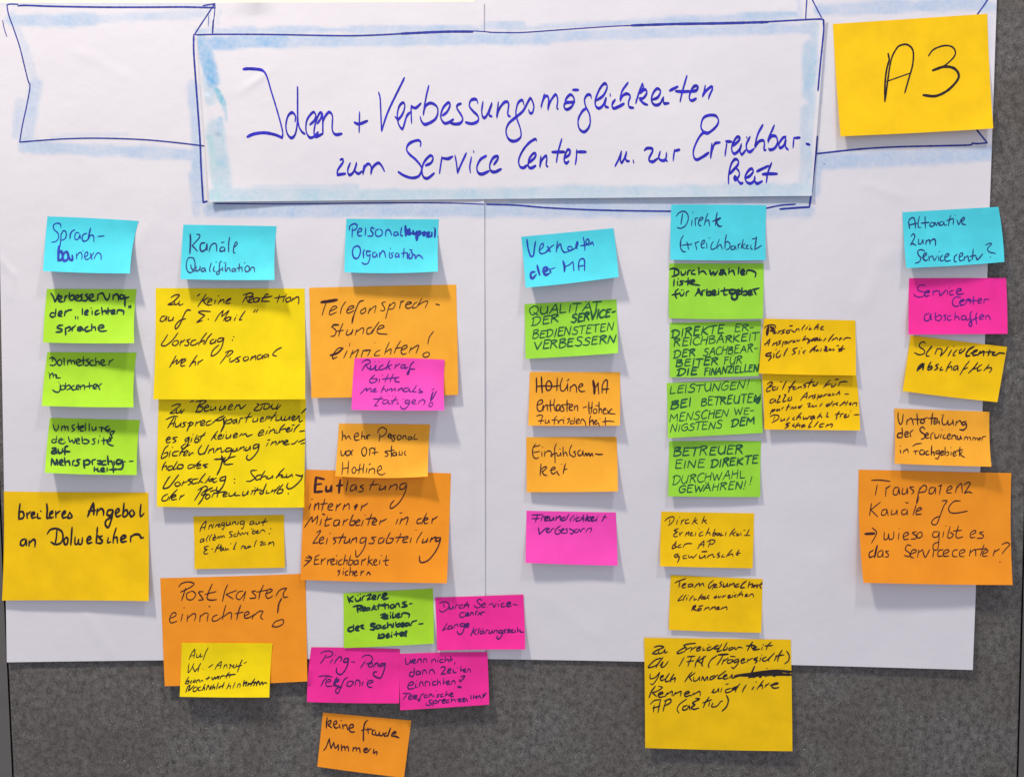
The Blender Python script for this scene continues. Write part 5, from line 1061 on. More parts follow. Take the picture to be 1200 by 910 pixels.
'erreich': (750, 745, 6.667, """110,85 150,75 185,85 130,110 95,135! 130,138 145,125|150,105 145,135 180,125 195,100! 195,130 215,120 / 435,55 380,60 340,70! 355,85 335,95 290,125 300,135 345,120|365,85 350,120|w.9 360,105 400,85|405,90 395,120|400,105 440,80|445,100 475,90 465,80 445,95 445,115 475,105|495,90 490,110 510,105|w.9 535,65 538,67|
555,80 525,95 530,110 560,100 600,70|w1.1 615,70 580,90 590,100 620,90|640,60 615,100 600,120 640,110|w1 680,50 655,95 650,110 680,100 680,85|725,85 695,95 700,110 730,95 740,85! 745,105|750,105 770,85 800,90|w1.2 880,45 855,80 840,110|w1.2 830,75 895,70|w1.2 870,85 890,105|w1.2 885,95 910,85 895,80 885,105 935,100|
w.9 960,65 965,68|955,85 950,105|1025,45 1000,70 985,105|w1 975,75 1035,72 / 165,170 120,185 75,225 65,245 110,235 150,210|w1.1 180,165 140,215 125,245|w1.1 155,230 180,200 165,240 190,235 215,205 220,195 / 345,165 325,200 305,235|w1 370,160 430,155|405,160 385,200 375,235|w.9 365,200 420,190|w1.1 470,155 440,200 430,240|
515,155 450,195! 480,210 490,235|w1.1 500,155 480,225 / 600,150 555,185 535,225 540,245|w1.2 610,145 690,140|w1 650,145 625,190 600,225|640,220 655,180|650,195 690,170|715,180 685,190 685,210 710,205 725,180! 725,205|w.8 705,155 745,160|770,175 735,190 745,205 775,185! 760,220 730,250 715,240|790,195 820,180 805,175 790,190 795,210 825,200|
835,205 845,175|845,190 880,170|w1.3 920,165 890,180 915,190 900,210|945,165 935,195|w.9 950,145 953,147|985,160 955,180 970,195 1000,180 1030,150|w1 1050,130 1010,175 1005,195|w1.1 1070,150 1050,190|w1.3 1110,110 1085,150 1075,195|w1 1060,155 1125,145|w1.1 1145,115 1165,150 1160,190 1130,215 /
80,295 80,330 120,320 155,280! 135,330 100,375 80,370|w1.1 155,330 185,310 175,305 160,320 165,345 195,335|w1.2 230,290 200,335 205,355 235,345|w1.2 265,295 240,335 240,355|w1.1 245,340 275,325 270,355 / w1.2 405,280 380,310 350,355|430,285 385,320! 405,350|w1 420,320 420,350 450,340 465,315! 465,345|
480,345 490,315 505,345 525,315 530,345|w1.1 585,305 550,320 550,340 585,325|w1 610,300 560,335|w1.1 670,270 620,310 610,330 650,325|w1.1 645,325 680,305 665,300 650,320 660,335 690,325|w1 700,325 720,300 720,325 760,315 / w1.6 895,235 870,290 850,325|w1.4 850,315 880,295 890,320 920,295 940,320 960,290 985,315|w1.3 1000,310 1020,285 1050,310 1080,280 1100,300|
w.9 990,250 994,252|w1.8 740,310 850,295 950,280 1060,270 1185,278|w1.8 780,305 870,305 990,300 1100,298 1185,300|w1.6 860,318 950,300 1050,290 1110,290 / w1.2 120,390 90,430 70,480|145,390 175,400 130,430 95,440! 130,470|w1.1 140,460 180,445 170,435 145,450 150,475 190,470|w1.1 195,470 215,440|210,455 250,430 250,465|
260,465 280,435|275,450 320,430 315,465|w1.1 350,455 385,440 375,430 350,445 355,470 395,460|w1 400,465 425,440|w1 420,455 465,430 470,465 / 560,440 580,410|w1 580,410 570,440 600,430 615,405! 615,435|640,405 630,435|w.9 670,375 690,370|w1 710,405 670,420 670,440 710,430 745,400|w1.1 760,390 720,410 740,415 765,395|w1 780,370 755,405 745,435|
w1.1 830,380 810,410 800,435 / w1.2 890,395 875,415|w1 905,355 910,358|w1.1 965,345 930,390 915,415|w1.1 930,395 955,380 955,410|w1 975,400 985,375|980,390 1010,365|w1.1 1015,385 1060,365 1080,370 1040,380 1030,395 1050,405 1085,400 / 80,530 115,500 165,495|w1.1 160,500 150,545 140,595|w1 110,540 105,590|w1 100,560 155,545|w1.1 205,500 190,545 180,585|
w1.1 190,505 235,490 240,515 200,540 / 365,490 310,530 290,570 305,600|w1.1 370,540 340,550 335,575 365,570 385,540! 390,575|w1.1 435,485 465,490 410,520 430,535 400,555 420,570 460,560|w1.1 540,475 510,520 495,555|490,520 560,495|w1 545,515 535,545|w1 570,520 560,550 600,545 630,510 645,505|w1.1 675,460 690,500 675,550 640,585"""),
'persoen': (888, 370, 10, """75,145 110,115 160,105 205,115 200,145 150,165|w2.6 125,130 115,175 110,220|w2.2 150,130 180,150 150,175|w1.3 170,190 200,170 190,205 220,195|w1.2 235,210 250,175|w1.1 245,195 275,170|w1.1 320,160 285,175 310,195 270,210|w1.1 370,165 335,180 345,205 375,185 365,165|w1.3 375,118 405,115|w1.1 385,160 430,190 455,150|
w1.1 450,170 480,150 485,175|w1.1 555,105 520,150 520,170|w1.1 585,130 560,160|w.9 600,108 604,110|w1 620,135 600,160 630,155|w1.2 715,95 680,130 660,160|w1.1 680,140 710,125 700,160|w1.1 740,135 770,125 750,130 735,155 770,160 / 80,350 115,300 145,270! 120,355|w.9 75,330 145,310|w1.1 170,350 190,315|w1.1 185,335 225,310 220,350|
w1.1 275,290 245,300 265,320 235,340|w1.1 300,300 285,360|w1 300,315 335,300 350,315 315,330|w1.1 360,325 375,295|w1.1 370,310 405,285|w1.1 410,305 430,285 415,310 445,300|w1.1 460,275 460,295 485,290 495,275|w1.2 560,235 525,290|w1.1 535,285 585,265 595,290 580,325|w1.1 610,275 600,320|w1.2 620,290 655,265 640,290 620,295|
w1.3 700,255 660,270 665,290 705,270! 705,290|w1.2 730,255 720,285 750,280|w1.1 800,260 770,295|w1.3 890,215 850,265 825,300|w1.1 870,290 890,265|w1.1 885,280 925,255 935,280|w1.1 955,280 985,260 960,265 960,290|w1 1000,285 1020,265 1050,255 1090,262 / w1.4 160,430 105,445 95,465 130,470 155,450|w1.4 135,470 160,480 125,525|
w1.3 190,445 185,490|w.9 210,395 218,392|w1.2 255,410 220,450 220,485 260,475 265,450|w1.3 350,380 320,430 305,470 / w1.2 465,375 415,390 420,410 440,430 400,455|w1.1 490,405 480,450|w.9 510,375 515,378|w1.2 560,405 530,425 545,440|w1.4 690,350 640,390 610,425|w1.3 640,400 670,385 660,415|w1.2 680,410 705,390 685,410 715,405|
w1.1 745,385 735,415|w1.8 790,360 810,375 780,400! 815,410|w1.2 830,400 850,380 840,405 870,395|w1.1 890,380 880,405 900,400|w1.1 925,350 950,348|w1.4 1000,350 970,390 950,410 990,405|w1 945,385 1020,385"""),
'zeitf': (890, 438, 10, """w1.1 90,120 130,95 155,105 115,140|w1.1 160,135 95,165 85,205 130,195|w1.1 190,150 150,165 160,190 195,180|w1.1 215,150 205,185|w1.1 245,95 262,92|w1.2 315,85 290,130 270,180|w1.3 420,80 380,130 350,180 340,215|w1.1 340,155 400,145|w1.1 390,165 420,150 400,155 395,180 430,175|w1.1 440,170 460,150|w1.1 455,165 490,145 490,165|
w1.3 545,115 515,130 545,145 520,165|w1.3 620,60 590,110 570,160|w1.1 550,105 640,95|w1.1 620,135 640,120 630,140 665,130 685,95 / w1.1 830,70 790,110 750,160|w1 760,150 800,125 835,115|w1.1 850,120 845,150 880,140 895,115|w1.4 890,65 925,62|w1.1 925,140 945,100 985,90 1030,92 /
w1.1 170,290 130,305 125,340 160,330 190,295! 185,335|w1.2 225,260 245,255 215,310 205,335 245,325|w1.2 290,245 310,245 280,300 275,325 310,315|w1.1 330,300 355,275 335,290 335,315 375,300 375,265 / 480,310 520,255 560,215! 550,290|w.9 505,275 565,260|w1.1 575,285 590,260|w1.1 585,275 620,250 620,285|w1.2 660,240 635,255 655,270 630,290|
w1.1 690,240 675,300|w1 690,265 735,245 720,270 690,275|w1.1 745,265 765,240|w1.1 760,255 795,230|w1.1 800,250 830,230 810,255 840,250|w1.2 860,225 855,250 885,235|w1.2 940,200 900,245|w1.1 905,235 940,220 940,245|w1 1000,235 1045,235 / w1.2 150,415 125,470|w1.2 145,430 180,415 165,435 140,440|w1.2 215,410 195,425 215,430 235,410! 240,430|
w1.2 260,410 280,390|w1.3 345,355 315,425|w1 320,385 360,380|w1.2 365,410 390,385 395,410|w1.1 400,405 430,380 425,405|w1.1 450,400 480,380 455,385 470,400 500,360 / w1.1 560,350 595,345 570,385! 610,380|w1.1 625,360 620,385 655,375|w1.1 665,365 665,385|w1.1 735,345 705,380 /
w1.2 820,345 780,365 785,380 830,360|w1.2 860,320 820,370|w1.2 875,345 855,375|w1.1 880,355 905,345|w1.2 920,335 895,350 915,365|w1.2 1000,320 960,360 940,370|w1.2 985,345 1010,335|w1.2 1035,320 1010,365|w1.2 1050,355 1080,340 1055,345 1070,365|w1.1 1090,365 1100,345 1140,340 1135,375 /
w1.1 125,500 170,480 225,490 215,530 145,570|w1 180,495 165,540|w1.1 255,520 250,550 280,540 295,520! 295,545|w1.1 350,505 320,550|w1.1 410,505 385,530 410,535|w1.2 490,455 450,500 430,535|w1.1 445,515 480,500 475,530|w1.2 515,500 515,530 545,515 550,530 590,490|w1.3 640,490 600,505 610,530 645,500! 645,525|w1.2 720,460 690,500 675,520|
w1.2 690,505 720,490 730,515|w1.2 790,450 800,460 785,500 810,500 / w1.3 935,440 910,480 900,530|w1 885,475 945,465|w1.2 945,505 960,470 985,465|w1.2 990,500 1020,475 1000,480 1000,510 1035,500|w1.1 1050,475 1040,505|w.9 1068,435 1072,438|w1.1 1110,478 1170,475 / w1.3 355,570 310,590 340,605 300,635|w1.2 410,585 385,605 415,615|
w1.2 460,570 430,605 420,630|w1.1 435,610 475,595 470,620|w1.2 530,590 495,605 500,625 530,600! 535,620|w1.2 620,550 590,590 575,625 610,615|w1.2 690,555 640,620|w1.1 760,580 715,590 705,620 745,615|w1.1 775,620 800,585|w1.1 795,605 845,585 855,600 840,625"""),
'service_p': (1062, 322, 10, """225,125 165,120 135,150 145,185 210,205 205,245 150,262 95,240 95,220|w1.2 215,215 275,200 255,185 220,205 225,250 270,240|315,180 315,240|320,200 360,185 380,190|w1.2 390,190 400,240 470,175|w1.1 485,185 485,225|w.9 508,148 512,150|550,180 515,195 515,235 555,230|w1.1 590,200 645,180 630,160 595,175 590,215 620,230 675,215 /
640,265 580,260 545,300 545,345 575,370 620,360|w1.2 620,325 680,300 660,290 630,310 640,355 685,345|w1.2 700,340 710,290 750,290 750,335|w1.2 790,250 785,345|720,305 830,300|w1.1 840,310 885,295 870,275 845,290 845,330 880,325|910,335 920,285 970,290 /
w1.1 270,450 220,470 215,525 245,540 285,510 290,455! 275,500 305,525|w1.1 345,435 340,480 345,530|w1.1 345,500 390,470 415,500 390,535 350,530|470,470 440,475 465,510 440,535|525,475 485,490 490,530 530,525|575,440 570,525|575,500 600,485 625,525|w1.1 695,480 655,480 650,520 690,520 700,485! 710,530 745,510|
w1.2 770,430 750,450 755,520 770,590 745,600 735,570 770,545|w1.2 830,445 815,480 825,575|w1 740,545 835,500|w1.1 860,500 910,485 890,465 865,480 860,515 900,520|930,520 935,480 965,480 990,525"""),
'service_y': (1062, 390, 10, """225,125 205,105 165,120 155,160 210,200 210,240 150,255 95,230|w1.1 245,215 285,180 300,155 265,200 235,245 240,270 270,270|w1.1 335,250 365,180|w1 360,190 405,180|w1 395,185 420,200 400,270! 455,215 490,160|w1.1 530,200 490,270|w.9 555,155 560,158|595,195 555,240 550,265 575,262|w1.1 650,190 630,200 625,240 680,200 690,175 /
w1.6 795,160 740,190 705,240 705,270 745,265|w1.4 755,240 815,215 835,200 790,215 785,260 835,255|w1.6 840,260 870,215|w1.5 865,240 910,215 905,265|w1.3 980,200 960,265|w1 930,225 1010,220|w1.1 1005,240 1040,230 1020,225 1010,255 1050,260 1090,235 1155,240 /
w2 190,360 150,400 130,440|w1.8 150,425 210,360|w1.8 205,365 195,430|w1.4 290,340 260,390 250,430|w1.4 255,410 295,390 300,415 260,435|w1.2 380,365 345,380 370,410 330,435|w1.1 415,395 395,435 430,430|w1.1 525,335 490,390 465,450|w1.1 490,410 530,390 535,435|w1.1 600,380 560,400 560,435 595,415 605,385! 605,440|
w1.1 740,330 690,390 630,490|w1 660,430 720,405|w1.1 840,345 790,410 730,470|w1 780,425 830,410|w1 885,370 845,400 835,445 880,430|w1.1 970,370 930,420 910,440|w1.1 935,415 990,405 1000,425 975,465"""),
'unterteil': (1045, 476, 10, """w1.1 75,70 75,140 95,205 120,195 135,90|w1.1 175,215 180,150|w1.1 185,170 230,140 255,215|w1.2 295,85 300,150 305,215|w1 250,150 350,150 420,130|w1.2 355,150 335,185 370,195 385,165 355,150|w1.2 480,80 470,140 465,210|w1.1 430,140 520,135|w1.1 490,180 535,165 530,140 500,155 500,205 550,180|w1.1 555,170 560,210|w.9 580,98 584,100|
w1.1 610,95 590,150 600,210 640,205 660,160|w1.1 660,165 665,215 710,190 715,155! 725,220|w1.1 750,225 760,170|w1.1 765,190 800,165 820,210|w1.2 870,175 825,190 835,220 870,195! 875,240 840,275 795,270 / w1.2 120,250 125,310 120,365|w1.4 120,310 75,320 70,360 110,365|w1.2 150,335 195,315 180,295 155,310 160,355 200,350|w1.1 225,355 215,310 250,275 /
w1.1 390,265 360,240 330,265 345,300 385,330 380,370 345,385|w1.1 390,345 430,330 415,310 395,330 405,370 440,365|w1.1 460,390 460,330 490,305|w1.1 505,320 510,370 545,360 555,325|w1.1 580,325 570,370|w.9 585,275 590,278|w1.1 620,330 600,350 610,375 640,370|w1.1 650,355 690,340 675,320 650,345 660,380 690,375|w1.2 705,380 710,345 745,340 755,385|
w1.3 770,345 775,385 800,380 805,345! 820,385|w1.1 850,390 860,355|855,370 880,355 890,390|w1 900,365 920,360 925,395|w1 950,395 955,365 975,370 985,395|w1 985,375 1005,370 1010,395|w1 1020,385 1045,375 1035,365 1020,380 1030,400|w1 1055,400 1065,360 1100,350 / w1.1 100,510 105,545|w.9 100,462 104,465|w1.1 135,545 145,510|w1.1 145,525 180,500 195,540 /
245,465 290,440 350,432|w1 255,525 310,520|w1.1 275,520 280,560|w1.2 370,510 335,515 330,555 370,560 385,520! 385,560|w1.1 430,520 405,530 405,565 440,560|w1.2 470,460 465,510 465,570|w1.1 470,545 490,530 500,575|w1.2 560,515 520,525 520,550 555,545 560,520! 555,575 540,610 510,608|w1.1 570,550 610,535 595,520 575,535 580,570 615,560|
w1.1 625,475 625,570|w1 630,545 660,530 665,565 640,575|w1.1 695,530 695,570|w.9 690,480 695,482|w1.1 715,560 755,540 740,525 720,540 725,580 760,570|w1.1 800,475 795,530 795,580|w1.1 760,520 830,505|w1 830,530 805,550 825,580 855,595"""),
}


# ------------------------------------------------------------------ the notes
NOTE_GROUP = {M_CYAN: 'blue heading notes', M_GREEN: 'green sticky notes', M_GREEN2: 'green sticky notes', M_LEMON: 'yellow sticky notes',
              M_YEL: 'yellow sticky notes', M_ORA: 'orange sticky notes', M_ORA2: 'orange sticky notes', M_PINK: 'pink sticky notes', M_PINK2: 'pink sticky notes'}
count = [0]


def note(quad, mat, label, words, ink=I_BLK, slant=0.15, nib=1.5, lift=9, tilt=0.0, bow=None, extra=None, base=None, left=0.0, power=1.7, alt=.3, caps=False, curl=0.0):
    """quad TL TR BR BL; words: (text, x0, x1, y_left, y_right, x-height[, nib factor])"""
    count[0] += 1
    seed = count[0] * 7.31
    rr = random.Random(count[0])
    if bow is None: bow = (rr.uniform(-.5, .5), rr.uniform(-.7, .7), rr.uniform(-.2, 1.0), rr.uniform(-.7, .7))
    if curl == 0.0: curl = rr.uniform(-.6, 2.4)
    if tilt == 0.0: tilt = rr.uniform(-.3, .3)
    hs = sorted(top(*bil(quad, (i + .5) / 8, v)) for i in range(8) for v in (.03, .12, .2))
    b0 = hs[int(len(hs) * .75)] + 0.0003 if base is None else base
    under = list(LAYERS)
    Lm = lift * 0.001

    def zf(u, v, x, y):
        v_ = min(1.0, max(0.0, v)); u_ = min(1.0, max(0.0, u))
        f = max(0.0, (v_ - .14) / .86) ** power
        z = b0 + Lm * f * (1 + tilt * (u_ - .5) * 2) + left * 0.001 * max(0, 1 - u_ / .5) ** 1.5
        z += curl * 0.001 * max(0, (u_ + v_ - 1.55) / .45) ** 2
        z += 0.00035 * nse(u_ * 3, v_ * 2, 1.0, seed) * (0.2 + v_)
        h = 0.0
        for s in under:
            if x < s.box[0] or x > s.box[2] or y < s.box[1] or y > s.box[3]: continue
            q = s.inside(x, y, .012)
            if q is not None and q > h: h = q
        return max(z, h + 0.0003)
    sf = Surf(quad, zf, bow)
    big = (quad[1][0] - quad[0][0]) > 140
    root = sheet_obj('sticky_note', sf, 34 if big else 26, 26 if big else 18, mat)
    # the zf above is slow: sample it once on a grid and read from there when writing
    NX, NY = 40, 30
    grid = [[sf.zf(i / NX, j / NY, *sf.fwd(i / NX, j / NY)) for i in range(NX + 1)] for j in range(NY + 1)]

    def zg(u, v, x, y):
        u = min(.9999, max(0, u)) * NX; v = min(.9999, max(0, v)) * NY
        i, j = int(u), int(v); fu, fv = u - i, v - j
        return (grid[j][i] * (1 - fu) + grid[j][i + 1] * fu) * (1 - fv) + (grid[j + 1][i] * (1 - fu) + grid[j + 1][i + 1] * fu) * fv
    sg = Surf(quad, zg, bow)
    tag(root, label, 'sticky note', NOTE_GROUP[mat])
    if isinstance(words, str):              # traced handwriting
        trace, words = words, []
        ox, oy, sc, txt = TRACE[trace]
        for k, wd in enumerate(txt.replace('\n', '').split('/')):
            ik = Ink(sg, count[0] * 100 + k)
            for st in wd.split('|'):
                st = st.strip()
                if not st: continue
                wf = 1.0
                if st[0] == 'w':
                    wf = float(st.split()[0][1:]); st = st.split(None, 1)[1]
                pts = [(ox + p[0] / sc, oy + p[1] / sc) + tuple(p[2:]) for p in parse(st)[0]]
                hw = nib * .5 * wf * (1 + ik.r.uniform(-.06, .1))
                ik.stroke(pts, hw * .86, hw * 1.16, 0.35, 0.5)
            ik.build('handwritten_word', ink, root)
    for k, w in enumerate(words):
        ik = Ink(sg, count[0] * 100 + k)
        txt, x0, x1, ya, yb, xh = w[:6]
        nf = w[6] if len(w) > 6 else 1.0
        write(ik, txt, x0, x1, ya, yb, xh * (0.60 if caps else 1.0), slant, nib * nf * 1.1, alt, link=0 if caps else (.75 if slant > .2 else .45), scrawl=slant >= .3 and mat not in (M_PINK, M_PINK2))
        # keep the ink on the paper
        ik.build('handwritten_word', ink, root)
    if extra:
        kinds = []
        for e in extra:
            nm = e[2] if len(e) > 2 else 'pen_mark'
            if nm not in kinds: kinds.append(nm)
        for nm in kinds:
            ik = Ink(sg, count[0] * 100 + 77)
            for e in extra:
                if (e[2] if len(e) > 2 else 'pen_mark') == nm: ik.stroke(e[1], e[0] * .5 * .9, e[0] * .5 * 1.1, .3)
            ik.build(nm, ink, root)
    LAYERS.append(sg)
    return root


def circ(cx, cy, rx_, ry_, n=9):
    return [(cx + rx_ * math.cos(t * 2 * math.pi / (n - 1) - 1.2), cy + ry_ * math.sin(t * 2 * math.pi / (n - 1) - 1.2)) for t in range(n)]


# column 1
note([(55.7, 253.6), (162.4, 259), (152.2, 320.3), (50.4, 317.4)], M_CYAN, 'blue heading note reading Sprachbarrieren, top of the leftmost column', 'sprach',
     I_BLUE, .05, 1.5, lift=16, bow=(-.6, -2.0, .8, -.4), tilt=.1)
note([(55, 338.5), (160.2, 338.7), (157.2, 401.8), (50.4, 401)], M_GREEN, 'green note reading Verbesserung der leichten Sprache, below the note Sprachbarrieren', 'verbess',
     I_GRN, .12, 2.3, lift=13, bow=(0, -1.4, .8, -.6))
note([(55.5, 412.4), (160, 413), (156.5, 477), (48.9, 475.3)], M_GREEN, 'green note reading Dolmetscher im Jobcenter, third in the leftmost column', 'dolm', I_GRN, .12, 1.7, lift=14, bow=(0, -1.6, .6, -.6))
note([(58.5, 489.4), (164, 492), (160.2, 556.2), (52.5, 553.6)], M_GREEN, 'green note reading Umstellung der Website auf Mehrsprachigkeit, above the large yellow note', 'umst',
     I_GRN, .12, 1.65, lift=13, bow=(0, -1.2, .8, -.5))
note([(4.4, 575.5), (173.8, 576.8), (174.2, 704), (2.3, 703.2)], M_YEL, 'large yellow note reading breiteres Angebot an Dolmetschern, bottom left over the edge of the sheet', 'breiteres',
     I_BLK, .1, 2.4, lift=7, bow=(.3, .4, -.6, 1.2))

# column 2
note([(215, 263.2), (324, 265), (321.8, 327.9), (211.6, 327)], M_CYAN, 'blue heading note reading Kanäle Qualifikation, second from the left in the heading row', 'kanaele', I_BLUED, .05, 1.6, lift=14, bow=(0, -1.2, .6, -.5))
note([(186, 463), (358.7, 467), (356.6, 594.3), (183.8, 593.4)], M_LEMON, 'large lemon yellow note reading Zu Bennen von Ansprechpartnern, with seven crowded lines', 'bennen',
     I_BLK, .42, 1.55, lift=8)
note([(182.4, 337.5), (357, 338), (357.6, 467.6), (179.6, 467.6)], M_LEMON, 'large lemon yellow note reading Zu keine Reaktion auf E-Mail, second column under Kanäle', 'zukeine',
     I_BRN, .42, 1.6, lift=9, bow=(0, .4, .4, 1.0))
note([(226.5, 604.8), (332.8, 602.8), (334, 664.8), (227.8, 666.4)], M_YEL, 'small dull yellow note reading Anregung auf allen Schreiben E-Mail nutzen', 'anregung',
     I_BLK, .35, 1.3, lift=2.5)
note([(187.7, 677), (358, 671.7), (360.2, 797.8), (193, 803.4)], M_ORA2, 'large orange note reading Postkasten einrichten, hanging over the lower edge of the left sheet', 'postkasten', I_BRN, .16, 1.35, lift=6, bow=(.4, 0, .8, 0))
note([(213, 752.5), (319.4, 753), (315.6, 816.6), (210.5, 815.8)], M_LEMON, 'small yellow note about Nachricht hinterlassen, stuck on the large orange Postkasten note', 'auf_kd',
     I_BLK, .35, 1.25, lift=9, bow=(0, -.6, .4, .2))

# column 3
note([(406, 256.3), (514.2, 256.9), (513.3, 318), (403.5, 318.9)], M_CYAN, 'blue heading note reading Personal Organisation, with one word scribbled over', 'personal', I_BLUE, .05, 1.6, lift=13, bow=(.2, -.8, 1.6, -.4))
note([(362.3, 337.2), (534.5, 333.4), (537, 462.4), (364.8, 466)], M_ORA, 'large light orange note reading Telefonsprechstunde einrichten, third column', 'telefon',
     I_BRN, .25, 1.3, lift=8)
note([(415.6, 419.6), (521, 421.4), (520.6, 480.5), (412, 480)], M_PINK2, 'pink note reading Rückruf bitte mehrmals tätigen, stuck on the light orange note', 'rueckruf',
     I_PUR, .4, 1.5, lift=13, bow=(-1.2, -.8, .5, -.6))
note([(358.3, 550), (528.3, 554.2), (523.6, 683), (352.2, 679)], M_ORA2, 'large orange note reading Entlastung interner Mitarbeiter, lowest large note of the third column', 'entlastung',
     I_BRN, .28, 1.5, lift=7, bow=(0, .4, .5, -.8), curl=3)
note([(397.2, 496), (504, 497), (501.3, 558), (392.9, 557.6)], M_ORA, 'small light orange note reading mehr Personal vor Ort statt Hotline, lower corner curled up', 'mehrpers',
     I_BLK, .12, 1.35, lift=10, bow=(0, -.6, 2.0, .2), curl=5)
note([(364.8, 757.8), (468.7, 760), (467.5, 823.5), (359.7, 822)], M_PINK, 'deep pink note reading Ping-Pong Telefonie, below the green kürzere Reaktionszeiten note', 'ping', I_PUR2, .28, 1.35, lift=5,
     bow=(-.3, .3, .5, -1.2))
note([(468.7, 765.3), (571, 763.5), (573.3, 825), (469, 831.6)], M_PINK, 'deep pink note reading Wenn nicht, dann Zeiten einrichten, lowest pink note', 'wenn', I_PUR2, .25, 1.35, lift=5)
note([(402.4, 694.8), (507.2, 689), (508.3, 753.5), (403, 758.8)], M_GREEN, 'green note reading kürzere Reaktionszeiten der Sachbearbeiter, beside a pink note below the orange one', 'kuerzere',
     I_GRN, .22, 2.15, lift=5)
note([(509.9, 699.7), (613.3, 696.2), (615.4, 760.5), (512.2, 761.8)], M_PINK, 'deep pink note reading Durch Service-Center lange Klärungszeit, right of the green note', 'durch', I_PUR2, .25, 1.35, lift=6, bow=(0, .3, -.5, .4))
note([(378.4, 834.2), (482, 843.6), (473.4, 910.6), (371.8, 897.6)], M_ORA2, 'orange note reading keine fremde Nummern, lowest note on the grey felt', 'keine_f', I_BRN, .06, 1.7, lift=5, bow=(0, 0, .5, 0))

# column 4
note([(610.8, 277.4), (718.7, 267.4), (724.9, 324.4), (616, 337)], M_CYAN, 'blue heading note reading Verhalten der MA, tilted, fourth in the heading row', 'verhalten', I_BLUE, .05, 1.6, lift=13, bow=(0, .6, .8, .3))
note([(614.6, 356.3), (722.4, 350.7), (724.3, 413.5), (616, 420.3)], M_GREEN2, 'green note in capitals reading Qualität der Servicebediensteten verbessern, under Verhalten der MA',
     [('QUALITÄT', 619, 704, 369.6, 363.6, 11), ('DER', 622.4, 654, 382, 377.5, 11), ('SERVICE-', 669, 721, 378.5, 370, 11, 1.6), ('BEDIENSTETEN', 623.5, 719, 397, 387, 10.4), ('VERBESSERN', 625.5, 721, 410, 401, 10.6, 1.15)],
     I_GRN2, .12, 1.4, lift=8, caps=True, alt=0, bow=(0, .2, .5, 0))
note([(620.8, 435.6), (726.6, 436), (726.3, 498.4), (619.1, 498.5)], M_ORA, 'light orange note reading Hotline MA entlasten, höhere Zufriedenheit', 'hotline',
     I_BRN, .08, 1.5, lift=7, bow=(0, .3, .3, 0))
note([(616.7, 512), (722.6, 511.5), (724, 575.4), (617.2, 576.3)], M_ORA, 'light orange note reading Einfühlsamkeit, above the pink Freundlichkeit note', 'einfuehl', I_BRN, .08, 1.4, lift=8, bow=(0, .3, .4, 0))
note([(617, 598), (721.6, 600), (723.7, 662.3), (615.8, 659)], M_PINK2, 'light pink note reading Freundlichkeit verbessern, lowest of the fourth column', 'freund', I_PUR2, .2, 1.35, lift=9, bow=(.2, .3, .4, 0))

# column 5
note([(784.3, 308.6), (895, 308.6), (893.9, 373.2), (784, 372.7)], M_GREEN2, 'green note reading Durchwahlenliste für Arbeitgeber, directly under Direkte Erreichbarkeit', 'durchw', I_GRN, .12, 2.2, lift=4)
note([(786.7, 239.8), (897.9, 240.6), (897.4, 304.7), (785.6, 304.3)], M_CYAN, 'blue heading note reading Direkte Erreichbarkeit, covering the lower outline of the title ribbon', 'direkte', I_BLUED, .1, 1.4, lift=5)
note([(784.8, 378.2), (892, 375.8), (889.5, 440.2), (785, 442)], M_GREEN2, 'green note in capitals reading Direkte Erreichbarkeit der Sachbearbeiter für die finanziellen',
     [('DIREKTE', 786.8, 849, 395.8, 390, 11, 1.25), ('ER-', 860, 883, 388.5, 387, 10), ('REICHBARKEIT', 789, 888.5, 405.6, 398.5, 9.6), ('DER', 789, 815, 419.6, 416.5, 10.4, 1.2), ('SACHBEAR-', 823.5, 887.5, 417.3, 411.5, 9.6),
      ('BEITER', 791.4, 841.5, 429.5, 427, 9.4, 1.2), ('FÜR', 847.5, 869.5, 427, 426, 9), ('DIE', 793, 817, 440, 438.5, 8.6, 1.5), ('FINANZIELLEN', 824.5, 889, 439.5, 434.5, 9, 1.2)],
     I_GRN2, .12, 1.35, lift=3, caps=True, alt=0)
note([(781.2, 448.7), (892.2, 443.3), (893.9, 507), (782.9, 513.3)], M_GREEN2, 'green note in capitals reading Leistungen! Bei betreuten Menschen wenigstens dem',
     [('LEISTUNGEN!', 783.8, 878, 461.6, 454.5, 10.2), ('BEI', 785, 810, 479.8, 475.5, 10.8, 1.4), ('BETREUTEN', 821, 890.5, 475.6, 470, 10.4, 1.15), ('MENSCHEN', 784.3, 853, 494.6, 488, 10), ('WE-', 860, 883.5, 486.5, 484.5, 9),
      ('NIGSTENS', 785, 846.5, 506.3, 501.3, 9.8), ('DEM', 856.5, 885, 500.3, 496.5, 9.4, 1.5)], I_GRN2, .14, 1.3, lift=5, caps=True, alt=0, extra=[(2.6, [(884, 466), (888, 472), (890.5, 465), (884, 470)])])
note([(784, 516.8), (891.9, 516.8), (891.1, 582), (783, 581.2)], M_GREEN2, 'green note in capitals reading Betreuer eine direkte Durchwahl gewähren!',
     [('BETREUER', 788.3, 871, 534.2, 531.3, 11, 1.2), ('EINE', 790, 826, 548.8, 547.5, 10.4), ('DIREKTE', 832.6, 888.5, 548, 542, 10, 1.3), ('DURCHWAHL', 787.4, 873, 567.8, 559.5, 10.8, .85), ('!', 877.5, 881, 567.5, 567.5, 10), ('GEWÄHREN!', 794.5, 874, 577.3, 572.5, 9.4)],
     I_GRN2, .14, 1.35, lift=5, caps=True, alt=0)
